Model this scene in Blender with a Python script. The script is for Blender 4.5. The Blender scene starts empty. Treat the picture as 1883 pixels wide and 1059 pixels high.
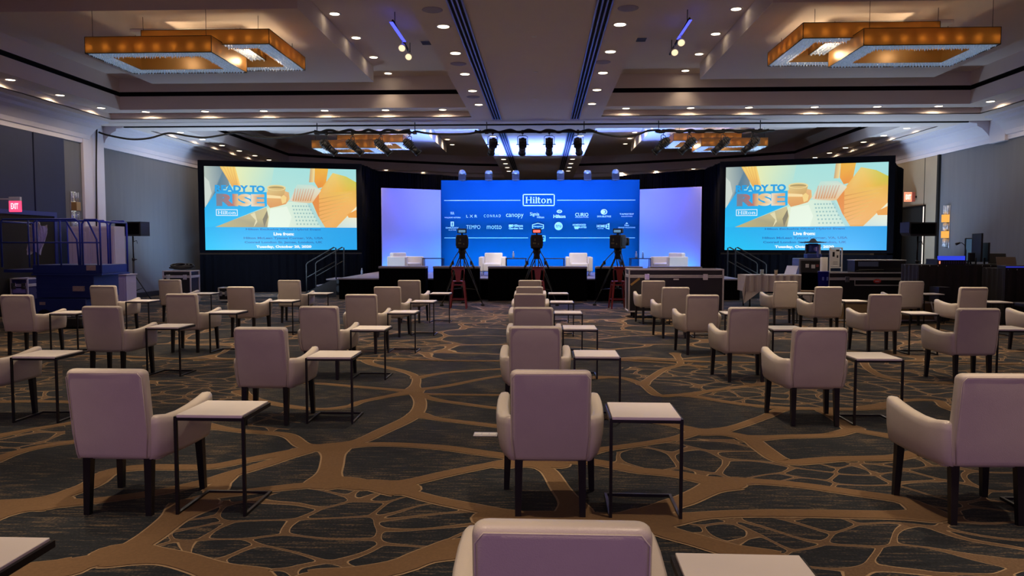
import bpy, bmesh, math, random
from mathutils import Vector, Matrix, Euler
random.seed(7)
PI = math.pi
C = bpy.context.scene.collection

# ------------------------------------------------------------------ camera, world, exposure
FPX, EYE = 1400.0, 1.6
YAW, PITCH = math.atan(55.5/1400), -math.atan(79.5/1400)
cam_d = bpy.data.cameras.new('camera'); cam_d.sensor_width = 36; cam_d.lens = FPX/1883*36
cam_d.clip_end = 200
cam = bpy.data.objects.new('camera', cam_d); C.objects.link(cam)
cam.location = (0, 0, EYE); cam.rotation_euler = (PI/2+PITCH, 0, YAW)
bpy.context.scene.camera = cam
sc = bpy.context.scene
sc.view_settings.view_transform = 'Standard'; sc.view_settings.look = 'None'
sc.view_settings.gamma = 1; sc.view_settings.use_curve_mapping = False
sc.view_settings.exposure = -0.12
world = bpy.data.worlds.new('world'); sc.world = world; world.use_nodes = True
world.node_tree.nodes['Background'].inputs[0].default_value = (0.02, 0.018, 0.03, 1)
world.node_tree.nodes['Background'].inputs[1].default_value = 0.5

def area(name, loc, target, sx, sy, power, col, spread=None):
    l = bpy.data.lights.new(name, 'AREA'); l.shape = 'RECTANGLE'; l.size = sx; l.size_y = sy
    l.energy = power; l.color = col
    if spread: l.spread = spread
    o = bpy.data.objects.new(name, l); C.objects.link(o); o.location = loc
    o.rotation_euler = (Vector(target)-Vector(loc)).to_track_quat('-Z', 'Y').to_euler()
    return o
def spot(name, loc, target, power, col, angle=60, blend=.5, rad=.05, parent=None):
    l = bpy.data.lights.new(name, 'SPOT'); l.energy = power; l.color = col
    l.spot_size = math.radians(angle); l.spot_blend = blend; l.shadow_soft_size = rad
    o = bpy.data.objects.new(name, l); C.objects.link(o); o.location = loc
    o.rotation_euler = (Vector(target)-Vector(loc)).to_track_quat('-Z', 'Y').to_euler()
    if parent: o.parent = parent
    return o
# purple uplighting of the ballroom behind the camera, plus an added unseen warm fill
area('rear_purple_wash', (0, -7.2, 2.2), (0, 6, 1.4), 14, 3.0, 150, (0.66, 0.32, 1.0))
area('rear_warm_fill', (0, -4, 4.6), (0, 8, 2.0), 16, 3.0, 110, (1.0, 0.70, 0.50))
# stage: blue uplights along the foot of the backdrop and violet ones at the side panels
area('stage_blue_uplight', (-0.17, 26.6, 0.75), (-0.17, 27.5, 2.2), 6.4, 0.12, 260, (0.01, 0.46, 1.0))
area('stage_blue_uplight_left', (-4.6, 26.0, 0.72), (-4.7, 26.9, 1.8), 1.6, 0.12, 42, (0.01, 0.30, 1.0))
area('stage_blue_uplight_right', (4.3, 26.0, 0.72), (4.4, 26.9, 1.8), 1.6, 0.12, 42, (0.01, 0.30, 1.0))
spot('violet_wash_left', (-2.2, 23.6, 4.3), (-4.7, 26.9, 2.3), 300, (0.22, 0.10, 1.0), 40, .6, .1)
spot('violet_wash_right', (1.9, 23.6, 4.3), (4.4, 26.9, 2.3), 300, (0.22, 0.10, 1.0), 40, .6, .1)
area('stage_ceiling_uplight', (-0.17, 25.5, 0.72), (-0.17, 26.2, 5.0), 7.4, 0.2, 1150, (0.14, 0.23, 1.0), math.radians(88))
area('far_hall_fill_left', (-9.0, 22.3, 0.5), (-8.4, 25.5, 5.4), 2, .6, 280, (0.55, 0.74, 1.0))  # added fill without a fixture, brightens the far ceiling on the left
spot('violet_corner_wash', (-6.2, 12.6, 4.6), (-10.9, 18.2, 1.2), 330, (0.30, 0.22, 1.0), 44, 1, .1)
spot('blue_wall_wash', (-9.6, 21.8, 0.3), (-12.1, 24.6, 2.0), 160, (0.08, 0.45, 1.0), 60, 1, .1)
area('far_hall_fill_right', (8.9, 22.3, 0.5), (8.2, 25.5, 5.4), 2, .6, 280, (0.55, 0.74, 1.0))  # added fill without a fixture, brightens the far ceiling on the right

# ------------------------------------------------------------------ helpers
cyw, syw = math.cos(YAW), math.sin(YAW); cpt, spt = math.cos(PITCH), math.sin(PITCH)
FW = Vector((-syw*cpt, cyw*cpt, spt)); RT = Vector((cyw, syw, 0)); UP = RT.cross(FW)
def at(px, py, Y=None, z=None, X=None):
    r = FW*FPX + RT*(px-941.5) - UP*(py-529.5)
    t = Y/r.y if Y is not None else ((z-EYE)/r.z if z is not None else X/r.x)
    return Vector((0, 0, EYE)) + r*t

def tag(o, label=None, cat=None, group=None, kind=None):
    if label: o['label'] = label
    if cat: o['category'] = cat
    if group: o['group'] = group
    if kind: o['kind'] = kind
    return o
def thing(name, label, cat, loc=(0, 0, 0), rz=0, group=None):
    o = bpy.data.objects.new(name, None); C.objects.link(o); o.empty_display_size = .1
    o.location = loc; o.rotation_euler = (0, 0, rz)
    return tag(o, label, cat, group)
def kids(o): return [c for c in bpy.data.objects if c.parent == o]
def copy_tree(o, ch=None):
    c = o.copy(); C.objects.link(c)
    for k in (ch if ch is not None else kids(o)):
        kk = k.copy(); C.objects.link(kk); kk.parent = c
        for g in kids(k):
            gg = g.copy(); C.objects.link(gg); gg.parent = kk
    return c

class MB:
    def __init__(s): s.bm = bmesh.new(); s.mats = []; s.cur = 0
    def m(s, mat):
        if mat not in s.mats: s.mats.append(mat)
        s.cur = s.mats.index(mat); return s
    def _add(s, verts, faces, smooth=False, M=None):
        vs = [s.bm.verts.new(M @ Vector(v) if M else v) for v in verts]
        out = []
        for f in faces:
            try:
                fc = s.bm.faces.new([vs[i] for i in f]); fc.smooth = smooth; fc.material_index = s.cur; out.append(fc)
            except ValueError: pass
        return vs, out
    def box(s, x0, x1, y0, y1, z0, z1, bev=0, M=None):
        v = [(x, y, z) for z in (z0, z1) for y in (y0, y1) for x in (x0, x1)]
        f = [(0, 2, 3, 1), (4, 5, 7, 6), (0, 1, 5, 4), (2, 6, 7, 3), (0, 4, 6, 2), (1, 3, 7, 5)]
        vs, fs = s._add(v, f, False, M)
        if bev > 0:
            es = list({e for fc in fs for e in fc.edges})
            r = bmesh.ops.bevel(s.bm, geom=es, offset=bev, segments=2, affect='EDGES', profile=.5)
            for fc in r['faces']: fc.material_index = s.cur; fc.smooth = True
        return s
    def cyl(s, p0, p1, r0, r1=None, n=12, M=None, cap=True):
        r1 = r0 if r1 is None else r1
        p0, p1 = Vector(p0), Vector(p1); d = (p1-p0).normalized()
        a = d.orthogonal().normalized(); b = d.cross(a)
        v = []
        for p, r in ((p0, r0), (p1, r1)):
            for i in range(n):
                t = 2*PI*i/n; v.append(p + a*(math.cos(t)*r) + b*(math.sin(t)*r))
        f = [(i, (i+1) % n, n+(i+1) % n, n+i) for i in range(n)]
        vs, fs = s._add(v, f, True, M)
        if cap:
            for idx in (list(range(n))[::-1], list(range(n, 2*n))):
                fc = s.bm.faces.new([vs[i] for i in idx]); fc.material_index = s.cur
        return s
    def tube(s, pts, r, n=8, M=None):
        pts = [Vector(p) for p in pts]
        rings = []; prev = None
        for i, p in enumerate(pts):
            d = (pts[min(i+1, len(pts)-1)]-pts[max(i-1, 0)]).normalized()
            if prev is None: a = d.orthogonal().normalized()
            else:
                a = prev - d*prev.dot(d)
                a = a.normalized() if a.length > 1e-6 else d.orthogonal().normalized()
            prev = a; b = d.cross(a)
            rings.append([p + a*(math.cos(2*PI*k/n)*r) + b*(math.sin(2*PI*k/n)*r) for k in range(n)])
        return s.loft(rings, M=M)
    def loft(s, rings, M=None, smooth=True, caps=True):
        n = len(rings[0]); v = [p for r in rings for p in r]
        f = [(j*n+i, j*n+(i+1) % n, (j+1)*n+(i+1) % n, (j+1)*n+i) for j in range(len(rings)-1) for i in range(n)]
        if caps: f += [tuple(range(n))[::-1], tuple(range((len(rings)-1)*n, len(rings)*n))]
        s._add(v, f, smooth, M); return s
    def lathe(s, prof, c=(0, 0, 0), n=20, M=None, smooth=True):
        rings = [[(c[0]+r*math.cos(2*PI*i/n), c[1]+r*math.sin(2*PI*i/n), c[2]+z) for i in range(n)] for r, z in prof]
        return s.loft(rings, M=M, smooth=smooth)
    def quad(s, *p, M=None): s._add(p, [tuple(range(len(p)))], False, M); return s
    def prism(s, poly, y0, y1, M=None):          # polygon in x,z extruded along y
        n = len(poly); v = [(x, y0, z) for x, z in poly]+[(x, y1, z) for x, z in poly]
        f = [tuple(range(n)), tuple(range(n, 2*n))[::-1]]+[(i, n+i, n+(i+1) % n, (i+1) % n) for i in range(n)]
        s._add(v, f, False, M); return s
    def softbox(s, x0, x1, y0, y1, z0, z1, r=.03, shear=(0, 0), bow=0, M=None):
        cx, cy = (x0+x1)/2, (y0+y1)/2; w, d = (x1-x0)/2, (y1-y0)/2
        lv = [(0, .8), (.12, .45), (.35, .18), (.7, .04), (1, 0)]
        st = [(z0+r*a, r*b) for a, b in lv]
        for t in (.25, .5, .75): st.append((z0+r+(z1-z0-2*r)*t, -bow*math.sin(PI*t)))
        st += [(z1-r*a, r*b) for a, b in lv[::-1]]
        rings = []
        for z, ins in st:
            k = (z-z0)/(z1-z0); ww, dd = w-ins, d-ins; rr = max(min(r, ww*.9, dd*.9), .002); ring = []
            for qx, qy, a0 in ((1, 1, 0), (-1, 1, PI/2), (-1, -1, PI), (1, -1, 3*PI/2)):
                for i in range(4):
                    a = a0+PI/2*i/3
                    ring.append((cx+qx*(ww-rr)+rr*math.cos(a)+shear[0]*k, cy+qy*(dd-rr)+rr*math.sin(a)+shear[1]*k, z))
            rings.append(ring)
        return s.loft(rings, M=M)
    def build(s, name, mat=None, parent=None, loc=None, rot=None):
        me = bpy.data.meshes.new(name)
        bmesh.ops.recalc_face_normals(s.bm, faces=s.bm.faces[:])
        s.bm.to_mesh(me); s.bm.free()
        if s.mats:
            for q in s.mats: me.materials.append(q)
        elif mat: me.materials.append(mat)
        o = bpy.data.objects.new(name, me); C.objects.link(o)
        if parent: o.parent = parent
        if loc: o.location = loc
        if rot: o.rotation_euler = rot
        return o
def struct(o): o['kind'] = 'structure'; return o

# ------------------------------------------------------------------ materials
def mat(name, col, rough=.6, metal=0, var=0, scale=8, emit=None, es=0, coat=0, bump=0, bscale=60, spec=None, stretch=None):
    m = bpy.data.materials.new(name); m.use_nodes = True; nt = m.node_tree; b = nt.nodes['Principled BSDF']
    b.inputs['Base Color'].default_value = (*col, 1); b.inputs['Roughness'].default_value = rough
    b.inputs['Metallic'].default_value = metal
    if coat: b.inputs['Coat Weight'].default_value = coat; b.inputs['Coat Roughness'].default_value = .25
    if spec is not None: b.inputs['Specular IOR Level'].default_value = spec
    if emit: b.inputs['Emission Color'].default_value = (*emit, 1); b.inputs['Emission Strength'].default_value = es
    if var or bump:
        tc = nt.nodes.new('ShaderNodeTexCoord'); src = tc.outputs['Object']
        if stretch:
            mp = nt.nodes.new('ShaderNodeMapping'); mp.inputs['Scale'].default_value = stretch
            nt.links.new(src, mp.inputs[0]); src = mp.outputs[0]
    if var:
        n = nt.nodes.new('ShaderNodeTexNoise'); n.inputs['Scale'].default_value = scale; n.inputs['Detail'].default_value = 4
        nt.links.new(src, n.inputs['Vector'])
        mr = nt.nodes.new('ShaderNodeMapRange'); mr.inputs['To Min'].default_value = 1-var; mr.inputs['To Max'].default_value = 1+var
        nt.links.new(n.outputs['Fac'], mr.inputs['Value'])
        mx = nt.nodes.new('ShaderNodeMix'); mx.data_type = 'RGBA'; mx.blend_type = 'MULTIPLY'; mx.inputs['Factor'].default_value = 1
        mx.inputs['A'].default_value = (*col, 1); nt.links.new(mr.outputs[0], mx.inputs['B'])
        nt.links.new(mx.outputs['Result'], b.inputs['Base Color'])
    if bump:
        n2 = nt.nodes.new('ShaderNodeTexNoise'); n2.inputs['Scale'].default_value = bscale; n2.inputs['Detail'].default_value = 3
        nt.links.new(src, n2.inputs['Vector'])
        bp = nt.nodes.new('ShaderNodeBump'); bp.inputs['Strength'].default_value = bump; bp.inputs['Distance'].default_value = .01
        nt.links.new(n2.outputs['Fac'], bp.inputs['Height']); nt.links.new(bp.outputs[0], b.inputs['Normal'])
    return m
def emis(name, col, s):
    m = bpy.data.materials.new(name); m.use_nodes = True; nt = m.node_tree; nt.nodes.clear()
    e = nt.nodes.new('ShaderNodeEmission'); e.inputs[0].default_value = (*col, 1); e.inputs[1].default_value = s
    o = nt.nodes.new('ShaderNodeOutputMaterial'); nt.links.new(e.outputs[0], o.inputs[0]); return m
M_leather = mat('cream_leather', (.66, .60, .53), .42, var=.06, scale=9, bump=.12, bscale=220, coat=.12)
M_leg = mat('black_wood', (.008, .007, .008), .35, var=.2)
M_steel = mat('black_steel', (.012, .011, .012), .4, metal=.3, var=.2)
M_top = mat('cream_laminate', (.86, .81, .77), .4, var=.03)
M_ceil = mat('ceiling_paint', (.74, .66, .62), .75, var=.03, scale=2)
M_slot = mat('black_slot', (.003, .003, .003), .9, var=.2)
M_crown = mat('crown_paint', (.64, .62, .70), .6, var=.03)
M_wall = mat('grey_wallcovering', (.125, .132, .15), .75, var=.12, scale=1.2, bump=.1, bscale=80, stretch=(6, 6, .6))
M_tan = mat('tan_wallcovering', (.34, .28, .20), .7, var=.08, scale=3)
M_navy = mat('navy_panel', (.014, .022, .07), .7, var=.1)
M_drape = mat('black_drape', (.0018, .0018, .003), .95, var=.3, spec=.03)
M_black = mat('matte_black', (.010, .010, .012), .55, var=.2)
M_rubber = mat('black_rubber', (.006, .006, .006), .7, var=.2)
M_alu = mat('aluminium', (.60, .58, .58), .4, metal=.35, var=.1)
M_chrome = mat('chrome', (.7, .7, .72), .2, metal=1, var=.05)
M_case = mat('black_laminate', (.015, .014, .016), .35, var=.2)
M_white = mat('white_paint', (.75, .74, .72), .5, var=.04)
M_lens = emis('lamp_glow', (1.0, .80, .55), 9.0)
# ------------------------------------------------------------------ carpet
def carpet(mode='all'):
    m = bpy.data.materials.new('patterned_carpet'); m.use_nodes = True; nt = m.node_tree; N = nt.nodes; L = nt.links.new
    b = N['Principled BSDF']; b.inputs['Roughness'].default_value = .9; b.inputs['Specular IOR Level'].default_value = .25
    tc = N.new('ShaderNodeTexCoord')
    def math_(op, a, b_=None, c_=None):
        n = N.new('ShaderNodeMath'); n.operation = op
        for i, v in enumerate((a, b_, c_)):
            if v is None: continue
            if isinstance(v, (int, float)): n.inputs[i].default_value = v
            else: L(v, n.inputs[i])
        return n.outputs[0]
    def noise(vec, scale, det=2):
        n = N.new('ShaderNodeTexNoise'); n.inputs['Scale'].default_value = scale; n.inputs['Detail'].default_value = det; L(vec, n.inputs['Vector']); return n
    def mapping(vec, sc, loc=(0, 0, 0)):
        n = N.new('ShaderNodeMapping'); n.inputs['Scale'].default_value = sc; n.inputs['Location'].default_value = loc; L(vec, n.inputs[0]); return n.outputs[0]
    P = tc.outputs['Object']
    nz = noise(P, .9, 1)
    sub = N.new('ShaderNodeVectorMath'); sub.operation = 'SUBTRACT'; L(nz.outputs['Color'], sub.inputs[0]); sub.inputs[1].default_value = (.5, .5, .5)
    scl = N.new('ShaderNodeVectorMath'); scl.operation = 'SCALE'; L(sub.outputs[0], scl.inputs[0]); scl.inputs['Scale'].default_value = .9
    add = N.new('ShaderNodeVectorMath'); add.operation = 'ADD'; L(P, add.inputs[0]); L(scl.outputs[0], add.inputs[1])
    W = mapping(add.outputs[0], (.72, 1, 1), (3.3, 1.7, 0))
    def vor(vec, feat, scale, sm=None):
        n = N.new('ShaderNodeTexVoronoi'); n.voronoi_dimensions = '2D'; n.feature = feat; n.inputs['Scale'].default_value = scale
        if sm is not None: n.inputs['Smoothness'].default_value = sm
        L(vec, n.inputs['Vector']); return n
    def net(scale, sm):
        f1 = vor(W, 'F1', scale); s1 = vor(W, 'SMOOTH_F1', scale, sm)
        return math_('SUBTRACT', f1.outputs['Distance'], s1.outputs['Distance']), f1
    big, bf = net(CARPET[0], CARPET[1]); small, _ = net(CARPET[3], CARPET[4])
    def band(d, lo, hi): return math_('MULTIPLY', math_('GREATER_THAN', d, lo), math_('LESS_THAN', d, hi))
    sep = N.new('ShaderNodeSeparateColor'); L(bf.outputs['Color'], sep.inputs[0])
    filled = math_('GREATER_THAN', sep.outputs[0], .52 if mode == 'all' else (-1 if mode == 'net' else 2))
    bt_ = CARPET[2] if mode == 'all' else 9
    bigv = math_('GREATER_THAN', big, bt_); bige = band(big, bt_*.80, bt_)
    smv = math_('MULTIPLY', math_('GREATER_THAN', small, CARPET[5]), filled); sme = math_('MULTIPLY', band(small, CARPET[5]*.72, CARPET[5]), filled)
    # slate ground with weaving streaks
    st = noise(mapping(P, (5, 45, 1)), 1.0, 5); sp = noise(P, 70, 2); pt = noise(P, 2.2, 2)
    cr = N.new('ShaderNodeValToRGB'); cr.color_ramp.elements[0].position = .35; cr.color_ramp.elements[0].color = (.006, .008, .012, 1)
    cr.color_ramp.elements[1].position = .70; cr.color_ramp.elements[1].color = (.15, .105, .062, 1)
    e = cr.color_ramp.elements.new(.53); e.color = (.014, .0175, .023, 1)
    L(math_('ADD', math_('MULTIPLY', st.outputs['Fac'], .55), math_('ADD', math_('MULTIPLY', sp.outputs['Fac'], .25), math_('MULTIPLY', pt.outputs['Fac'], .22))), cr.inputs[0])
    def mix(f, a, col):
        n = N.new('ShaderNodeMix'); n.data_type = 'RGBA'; L(f, n.inputs['Factor']); L(a, n.inputs['A'])
        if isinstance(col, tuple): n.inputs['B'].default_value = col
        else: L(col, n.inputs['B'])
        return n.outputs['Result']
    c = mix(smv, cr.outputs[0], (.12, .075, .043, 1)); c = mix(sme, c, (.30, .21, .12, 1))
    c = mix(bigv, c, (.15, .090, .046, 1)); c = mix(bige, c, (.30, .21, .125, 1))
    v = N.new('ShaderNodeMix'); v.data_type = 'RGBA'; v.blend_type = 'MULTIPLY'; v.inputs['Factor'].default_value = .5; L(c, v.inputs['A'])
    mr = N.new('ShaderNodeMapRange'); mr.inputs['From Min'].default_value = .3; mr.inputs['From Max'].default_value = .7; mr.inputs['To Min'].default_value = .6; mr.inputs['To Max'].default_value = 1.4
    L(sp.outputs['Fac'], mr.inputs[0]); L(mr.outputs[0], v.inputs['B'])
    L(v.outputs['Result'], b.inputs['Base Color'])
    return m
CARPET = (.88, .5, .045, 3.8, .5, .030)
M_carpet = carpet()
XC = -0.17; WL, WR = -12.15, 11.85
# the floor carries its woven pattern in the mesh: slate ground, patches of fine net, broad veins with pale borders
M_slate, M_net = carpet('slate'), carpet('net')
M_vein = mat('woven_brown', (.15, .090, .046), .9, var=.22, scale=60, spec=.2); M_edge = mat('woven_tan', (.30, .21, .125), .9, var=.25, scale=60, spec=.2)
f = MB(); f.m(M_carpet).box(WL-.3, WR+.3, -8, 39, -.1, 0)
f.m(M_slate).quad(*[(p.x, p.y, .0006) for p in (at(-110, 1075, z=0), at(1990, 1075, z=0), at(1960, 664, z=0), at(-70, 664, z=0))])
GA = lambda x, y: at(x/2, 620+y/2, z=0); GB = lambda x, y: at(941+x/2, 620+y/2, z=0)
def netpatch(G, pts, z):
    P = [G(*p) for p in pts]; f.m(M_net).quad(*[(p.x, p.y, z) for p in P])
netpatch(GA, [(560,780),(620,700),(760,610),(960,580),(1160,555),(1400,570),(1600,610),(1983,665),(1983,760),(1640,790),(1450,835),(1250,878),(900,890),(760,840)], 0.00106)
netpatch(GB, [(340,430),(650,375),(840,375),(930,440),(1040,470),(1480,440),(1990,450),(1990,660),(1560,650),(1430,600),(1000,545),(780,520),(450,480),(340,455)], 0.00112)
netpatch(GB, [(540,690),(700,665),(1550,665),(1990,640),(1990,1000),(1100,1000),(1040,820),(760,780)], 0.00118)
netpatch(GA, [(520,92),(860,92),(880,170),(950,230),(780,300),(700,250),(560,260)], 0.00124)
netpatch(GA, [(-200,400),(240,320),(240,385),(-200,470)], 0.00130); netpatch(GA, [(-300,92),(230,92),(230,236),(-300,240)], 0.00136)
netpatch(GA, [(900,300),(1060,270),(1110,320),(1040,350),(920,345)], 0.00142)
netpatch(GB, [(400,112),(700,92),(900,92),(1640,92),(2100,92),(1640,260),(1440,235),(1150,260),(830,240),(640,210),(700,190),(480,165)], 0.00148)
VEINS = [(GA, 1.15, [(-60,625),(0,620),(180,595),(330,545),(400,500),(520,480),(760,478),(900,455),(1120,415),(1230,405)]),
 (GA, 1, [(160,615),(330,605),(560,575),(640,560),(770,530),(850,505),(1000,460),(1120,415)]), (GA, .7, [(790,565),(812,540),(830,512)]),
 (GA, 1.5, [(-160,700),(0,650),(100,622),(180,610)]), (GA, 1.5, [(100,878),(250,845),(430,800),(540,745),(640,670),(720,615)]), (GA, 1, [(690,625),(760,590),(870,575),(1150,545),(1350,545)]),
 (GA, 1.5, [(430,800),(620,812),(760,850),(900,900)]), (GA, 1.2, [(-200,930),(20,885),(250,850)]), (GA, 1.25, [(1230,405),(1218,480),(1190,540)]),
 (GA, .9, [(740,325),(880,345),(1050,360),(1120,400),(1230,405)]), (GA, 1.1, [(1230,405),(1320,385),(1400,350),(1520,290),(1545,240),(1520,195)]), (GA, .8, [(1520,195),(1530,150),(1480,125),(1370,100),(1350,85)]),
 (GA, .7, [(1530,150),(1650,130),(1830,118),(1980,110)]), (GA, .7, [(1520,195),(1640,180),(1830,145),(2000,135)]), (GA, .55, [(1540,210),(1700,212),(1960,215)]), (GA, .7, [(1520,205),(1600,230),(1700,245),(1830,262),(2000,280)]),
 (GA, .8, [(1520,200),(1400,190),(1280,180),(1160,170),(1000,165)]), (GA, .8, [(1500,205),(1340,235),(1280,255),(1150,265),(960,235),(880,200)]), (GA, .9, [(1530,285),(1600,300),(1720,315),(1900,335),(2100,345)]),
 (GA, 1, [(1230,405),(1400,395),(1600,405),(1760,425),(1900,445),(2050,470)]), (GA, 1, [(1950,450),(1840,465),(1660,500),(1480,540),(1350,545)]), (GA, 1.3, [(1190,540),(1270,535),(1350,545),(1480,560)]),
 (GA, 1, [(1350,545),(1450,560),(1600,600),(1750,630),(1883,655),(2040,668)]), (GA, 1.3, [(1150,905),(1450,850),(1560,810),(1700,775)]), (GA, 1, [(-60,465),(100,415),(240,390),(420,370)]), (GA, .8, [(-60,375),(120,340),(240,320),(420,280)]), (GA, .8, [(-100,240),(220,238),(520,262)]),
 (GB, 1, [(-40,470),(60,470),(130,490),(180,560),(225,620),(230,650)]), (GB, 1.5, [(-60,668),(130,670),(230,660),(400,672),(500,665)]), (GB, 1.2, [(480,668),(580,620),(640,600),(740,555),(800,540)]),
 (GB, 1.1, [(200,450),(330,465),(450,490),(600,505),(700,525),(800,540)]), (GB, 1, [(780,535),(880,532),(1050,545),(1250,573),(1430,600),(1500,630),(1550,660)]), (GB, 1, [(560,675),(750,655),(1000,650),(1300,655),(1550,660)]),
 (GB, 1.25, [(470,665),(560,715),(680,750),(800,785),(960,825)]), (GB, .9, [(250,430),(330,415),(440,400),(600,375),(680,350),(740,350)]), (GB, .9, [(290,290),(390,300),(500,310),(620,330),(680,350)]),
 (GB, .9, [(740,350),(830,330),(930,295),(1010,265),(1150,265),(1300,265),(1420,255)]), (GB, 1.15, [(690,350),(780,355),(870,375),(920,410),(980,450),(1040,462),(1200,450),(1400,445),(1480,430),(1540,440),(1700,455)]),
 (GB, 1, [(870,375),(1000,368),(1170,362),(1250,345),(1330,355),(1480,380)]), (GB, .9, [(1260,340),(1190,300),(1150,268)]), (GB, .8, [(300,150),(400,150),(480,175),(540,215),(640,215),(830,245),(1010,265)]), (GB, .8, [(640,215),(720,200),(830,185),(960,170)]),
 (GB, .8, [(1290,80),(1310,115),(1380,150),(1500,165),(1640,170)]), (GB, .8, [(1700,290),(1600,260),(1560,235),(1440,235),(1300,262)]), (GB, .7, [(300,80),(480,90),(620,100),(700,110)]), (GB, .7, [(600,60),(620,100),(560,120),(480,175)])]
zc_ = {'e': .0018, 'v': .0052}
def nz(k): zc_[k] += 2e-5; return zc_[k]
def bandstrip(pts, w0, extra, z, mt):
    z = nz('e' if extra else 'v')
    out = []
    for i in range(len(pts)-1):
        p0, p1, p2, p3 = pts[max(i-1, 0)], pts[i], pts[i+1], pts[min(i+2, len(pts)-1)]
        n = max(int((p2-p1).length/.05), 3)
        for k in range(n):
            u = k/n; out.append(.5*((2*p1)+(-p0+p2)*u+(2*p0-5*p1+4*p2-p3)*u*u+(-p0+3*p1-3*p2+p3)*u**3))
    out.append(pts[-1]); L = [0]
    for a, b in zip(out, out[1:]): L.append(L[-1]+(b-a).length)
    prev = None; f.m(mt)
    for i, p in enumerate(out):
        d = (out[min(i+1, len(out)-1)]-out[max(i-1, 0)]).normalized(); nr = Vector((-d.y, d.x, 0))
        e = min(L[i], L[-1]-L[i]); w = w0*(1+.85*math.exp(-(e/.16)**2)+.10*math.sin(L[i]*3.1+w0*90))/2+extra
        q = (p+nr*w, p-nr*w)
        if prev: f.quad((prev[0].x, prev[0].y, z), (prev[1].x, prev[1].y, z), (q[1].x, q[1].y, z), (q[0].x, q[0].y, z))
        prev = q
    for p in (out[0], out[-1]):
        z = nz('e' if extra else 'v'); r = w0*.80+extra; f.quad(*[(p.x+r*math.cos(2*PI*k/14), p.y+r*math.sin(2*PI*k/14), z) for k in range(14)])
for j, (G, wf, pts) in enumerate(VEINS):
    P_ = [G(*p) for p in pts]
    for p in P_: p.z = 0
    bandstrip(P_, .115*wf, .013, .0018, M_edge); bandstrip(P_, .115*wf, 0, .0028, M_vein)
for i in range(-12, 12, 2):   # cross veins closing the near pattern against the far one
    P_ = [Vector((i+k*.5, 10.5+.12*math.sin(1.7*(i+k*.5)), 0)) for k in range(5)]
    bandstrip(P_, .09, .012, .0018, M_edge); bandstrip(P_, .09, 0, .0028, M_vein)
struct(f.build('floor', None))

# ------------------------------------------------------------------ walls
w = MB(); w.box(WL-.2, WL, -8, 39, 0, 5.95); struct(w.build('wall_left', M_wall))
w = MB(); w.box(WR, WR+.2, -8, 39, 0, 5.95); struct(w.build('wall_right', M_wall))
w = MB(); w.box(WL, WR, 38.2, 38.4, 0, 5.95); struct(w.build('wall_far', M_wall))
w = MB(); w.box(WL-.2, WR+.2, -8.3, -8.1, 0, 5.95); struct(w.build('wall_rear', M_wall))
for nm, x0, x1 in (('baseboard_left', WL, WL+.03), ('baseboard_right', WR-.03, WR)):
    w = MB(); w.box(x0, x1, 20.9, 38, 0, .16, .004); struct(w.build(nm, M_black))
# airwall pockets beside the transverse beam
w = MB(); w.box(WL, WL+.08, 19.75, 20.7, 0, 4.85, .01); w.box(WL+.08, WL+.10, 20.3, 20.36, 0, 4.85); struct(w.build('trim_1', M_crown))
w = MB(); w.box(WR-.12, WR, 20.0, 20.7, 4.25, 4.85, .01); struct(w.build('trim_2', M_crown))
# navy folding partition on the left wall, in front of the pocket
w = MB()
for y0, y1 in ((10.0, 12.9), (12.95, 15.9), (15.95, 17.75), (17.8, 18.95)):
    w.box(WL, WL+.07, y0, y1, .02, 4.28, .012)
struct(w.build('wall_left_panel', M_navy))

# ------------------------------------------------------------------ ceiling
ZS, ZL, ZB, ZG, ZH, ZC = 4.85, 5.0, 5.33, 5.44, 5.78, 5.42
XI_L, XI_R = XC-1.64, XC+1.66          # inner edge of the bays (side of the central strip)
XO_L, XO_R = XC-11.05, XC+11.05
def ring(bay, ins):
    """outline of a bay, inset on the wall side and both ends"""
    sx, y0, far = bay
    xo = XO_L if sx < 0 else XO_R; xi = XI_L if sx < 0 else XI_R
    pts = [(xi, y0+ins), (xo-sx*ins, y0+ins)]
    for x, y in far: pts.append((XC+sx*x if x < 11 else xo-sx*ins, y-ins))
    return pts
FARN = [(11.05, 19.6), (1.64, 19.6)]
FARB = [(11.05, 32.45), (7.1, 34.9), (3.65, 36.6), (1.64, 37.1)]
bays = [(-1, 8.44, FARN), (1, 8.44, FARN), (-1, 21.6, FARB), (1, 21.6, FARB)]
for bay in bays:
    lv = [(0, ZS, 0), (0, ZL, 0), (.56, ZL, 0), (.56, ZB, 0), (.42, ZB, 1), (.42, ZG, 1), (.56, ZG, 1), (.56, ZH, 0)]
    m = MB(); m.m(M_ceil); m.m(M_slot)
    rings = [[(x, y, z) for x, y in ring(bay, i)] for i, z, k in lv]
    n = len(rings[0])
    for j in range(len(rings)-1):
        m.m(M_slot if lv[j+1][2] else M_ceil)
        for i in range(n):
            k = (i+1) % n
            m.quad(rings[j][i], rings[j][k], rings[j+1][k], rings[j+1][i])
    m.m(M_ceil); m.quad(*rings[-1])
    struct(m.build('ceiling', None))
def slab(x0, x1, y0, y1, z0=ZS, z1=ZS+.02, mt=M_ceil):
    m = MB(); m.box(x0, x1, y0, y1, z0, z1); return struct(m.build('ceiling', mt))
slab(WL, WR, -8.1, 8.44)
slab(WL, XO_L, 8.44, 38.2); slab(XO_R, WR, 8.44, 38.2)
slab(XI_L, XI_R, 8.44, 38.2)
slab(XO_L, XI_L, 19.6, 21.6); slab(XI_R, XO_R, 19.6, 21.6)
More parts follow.
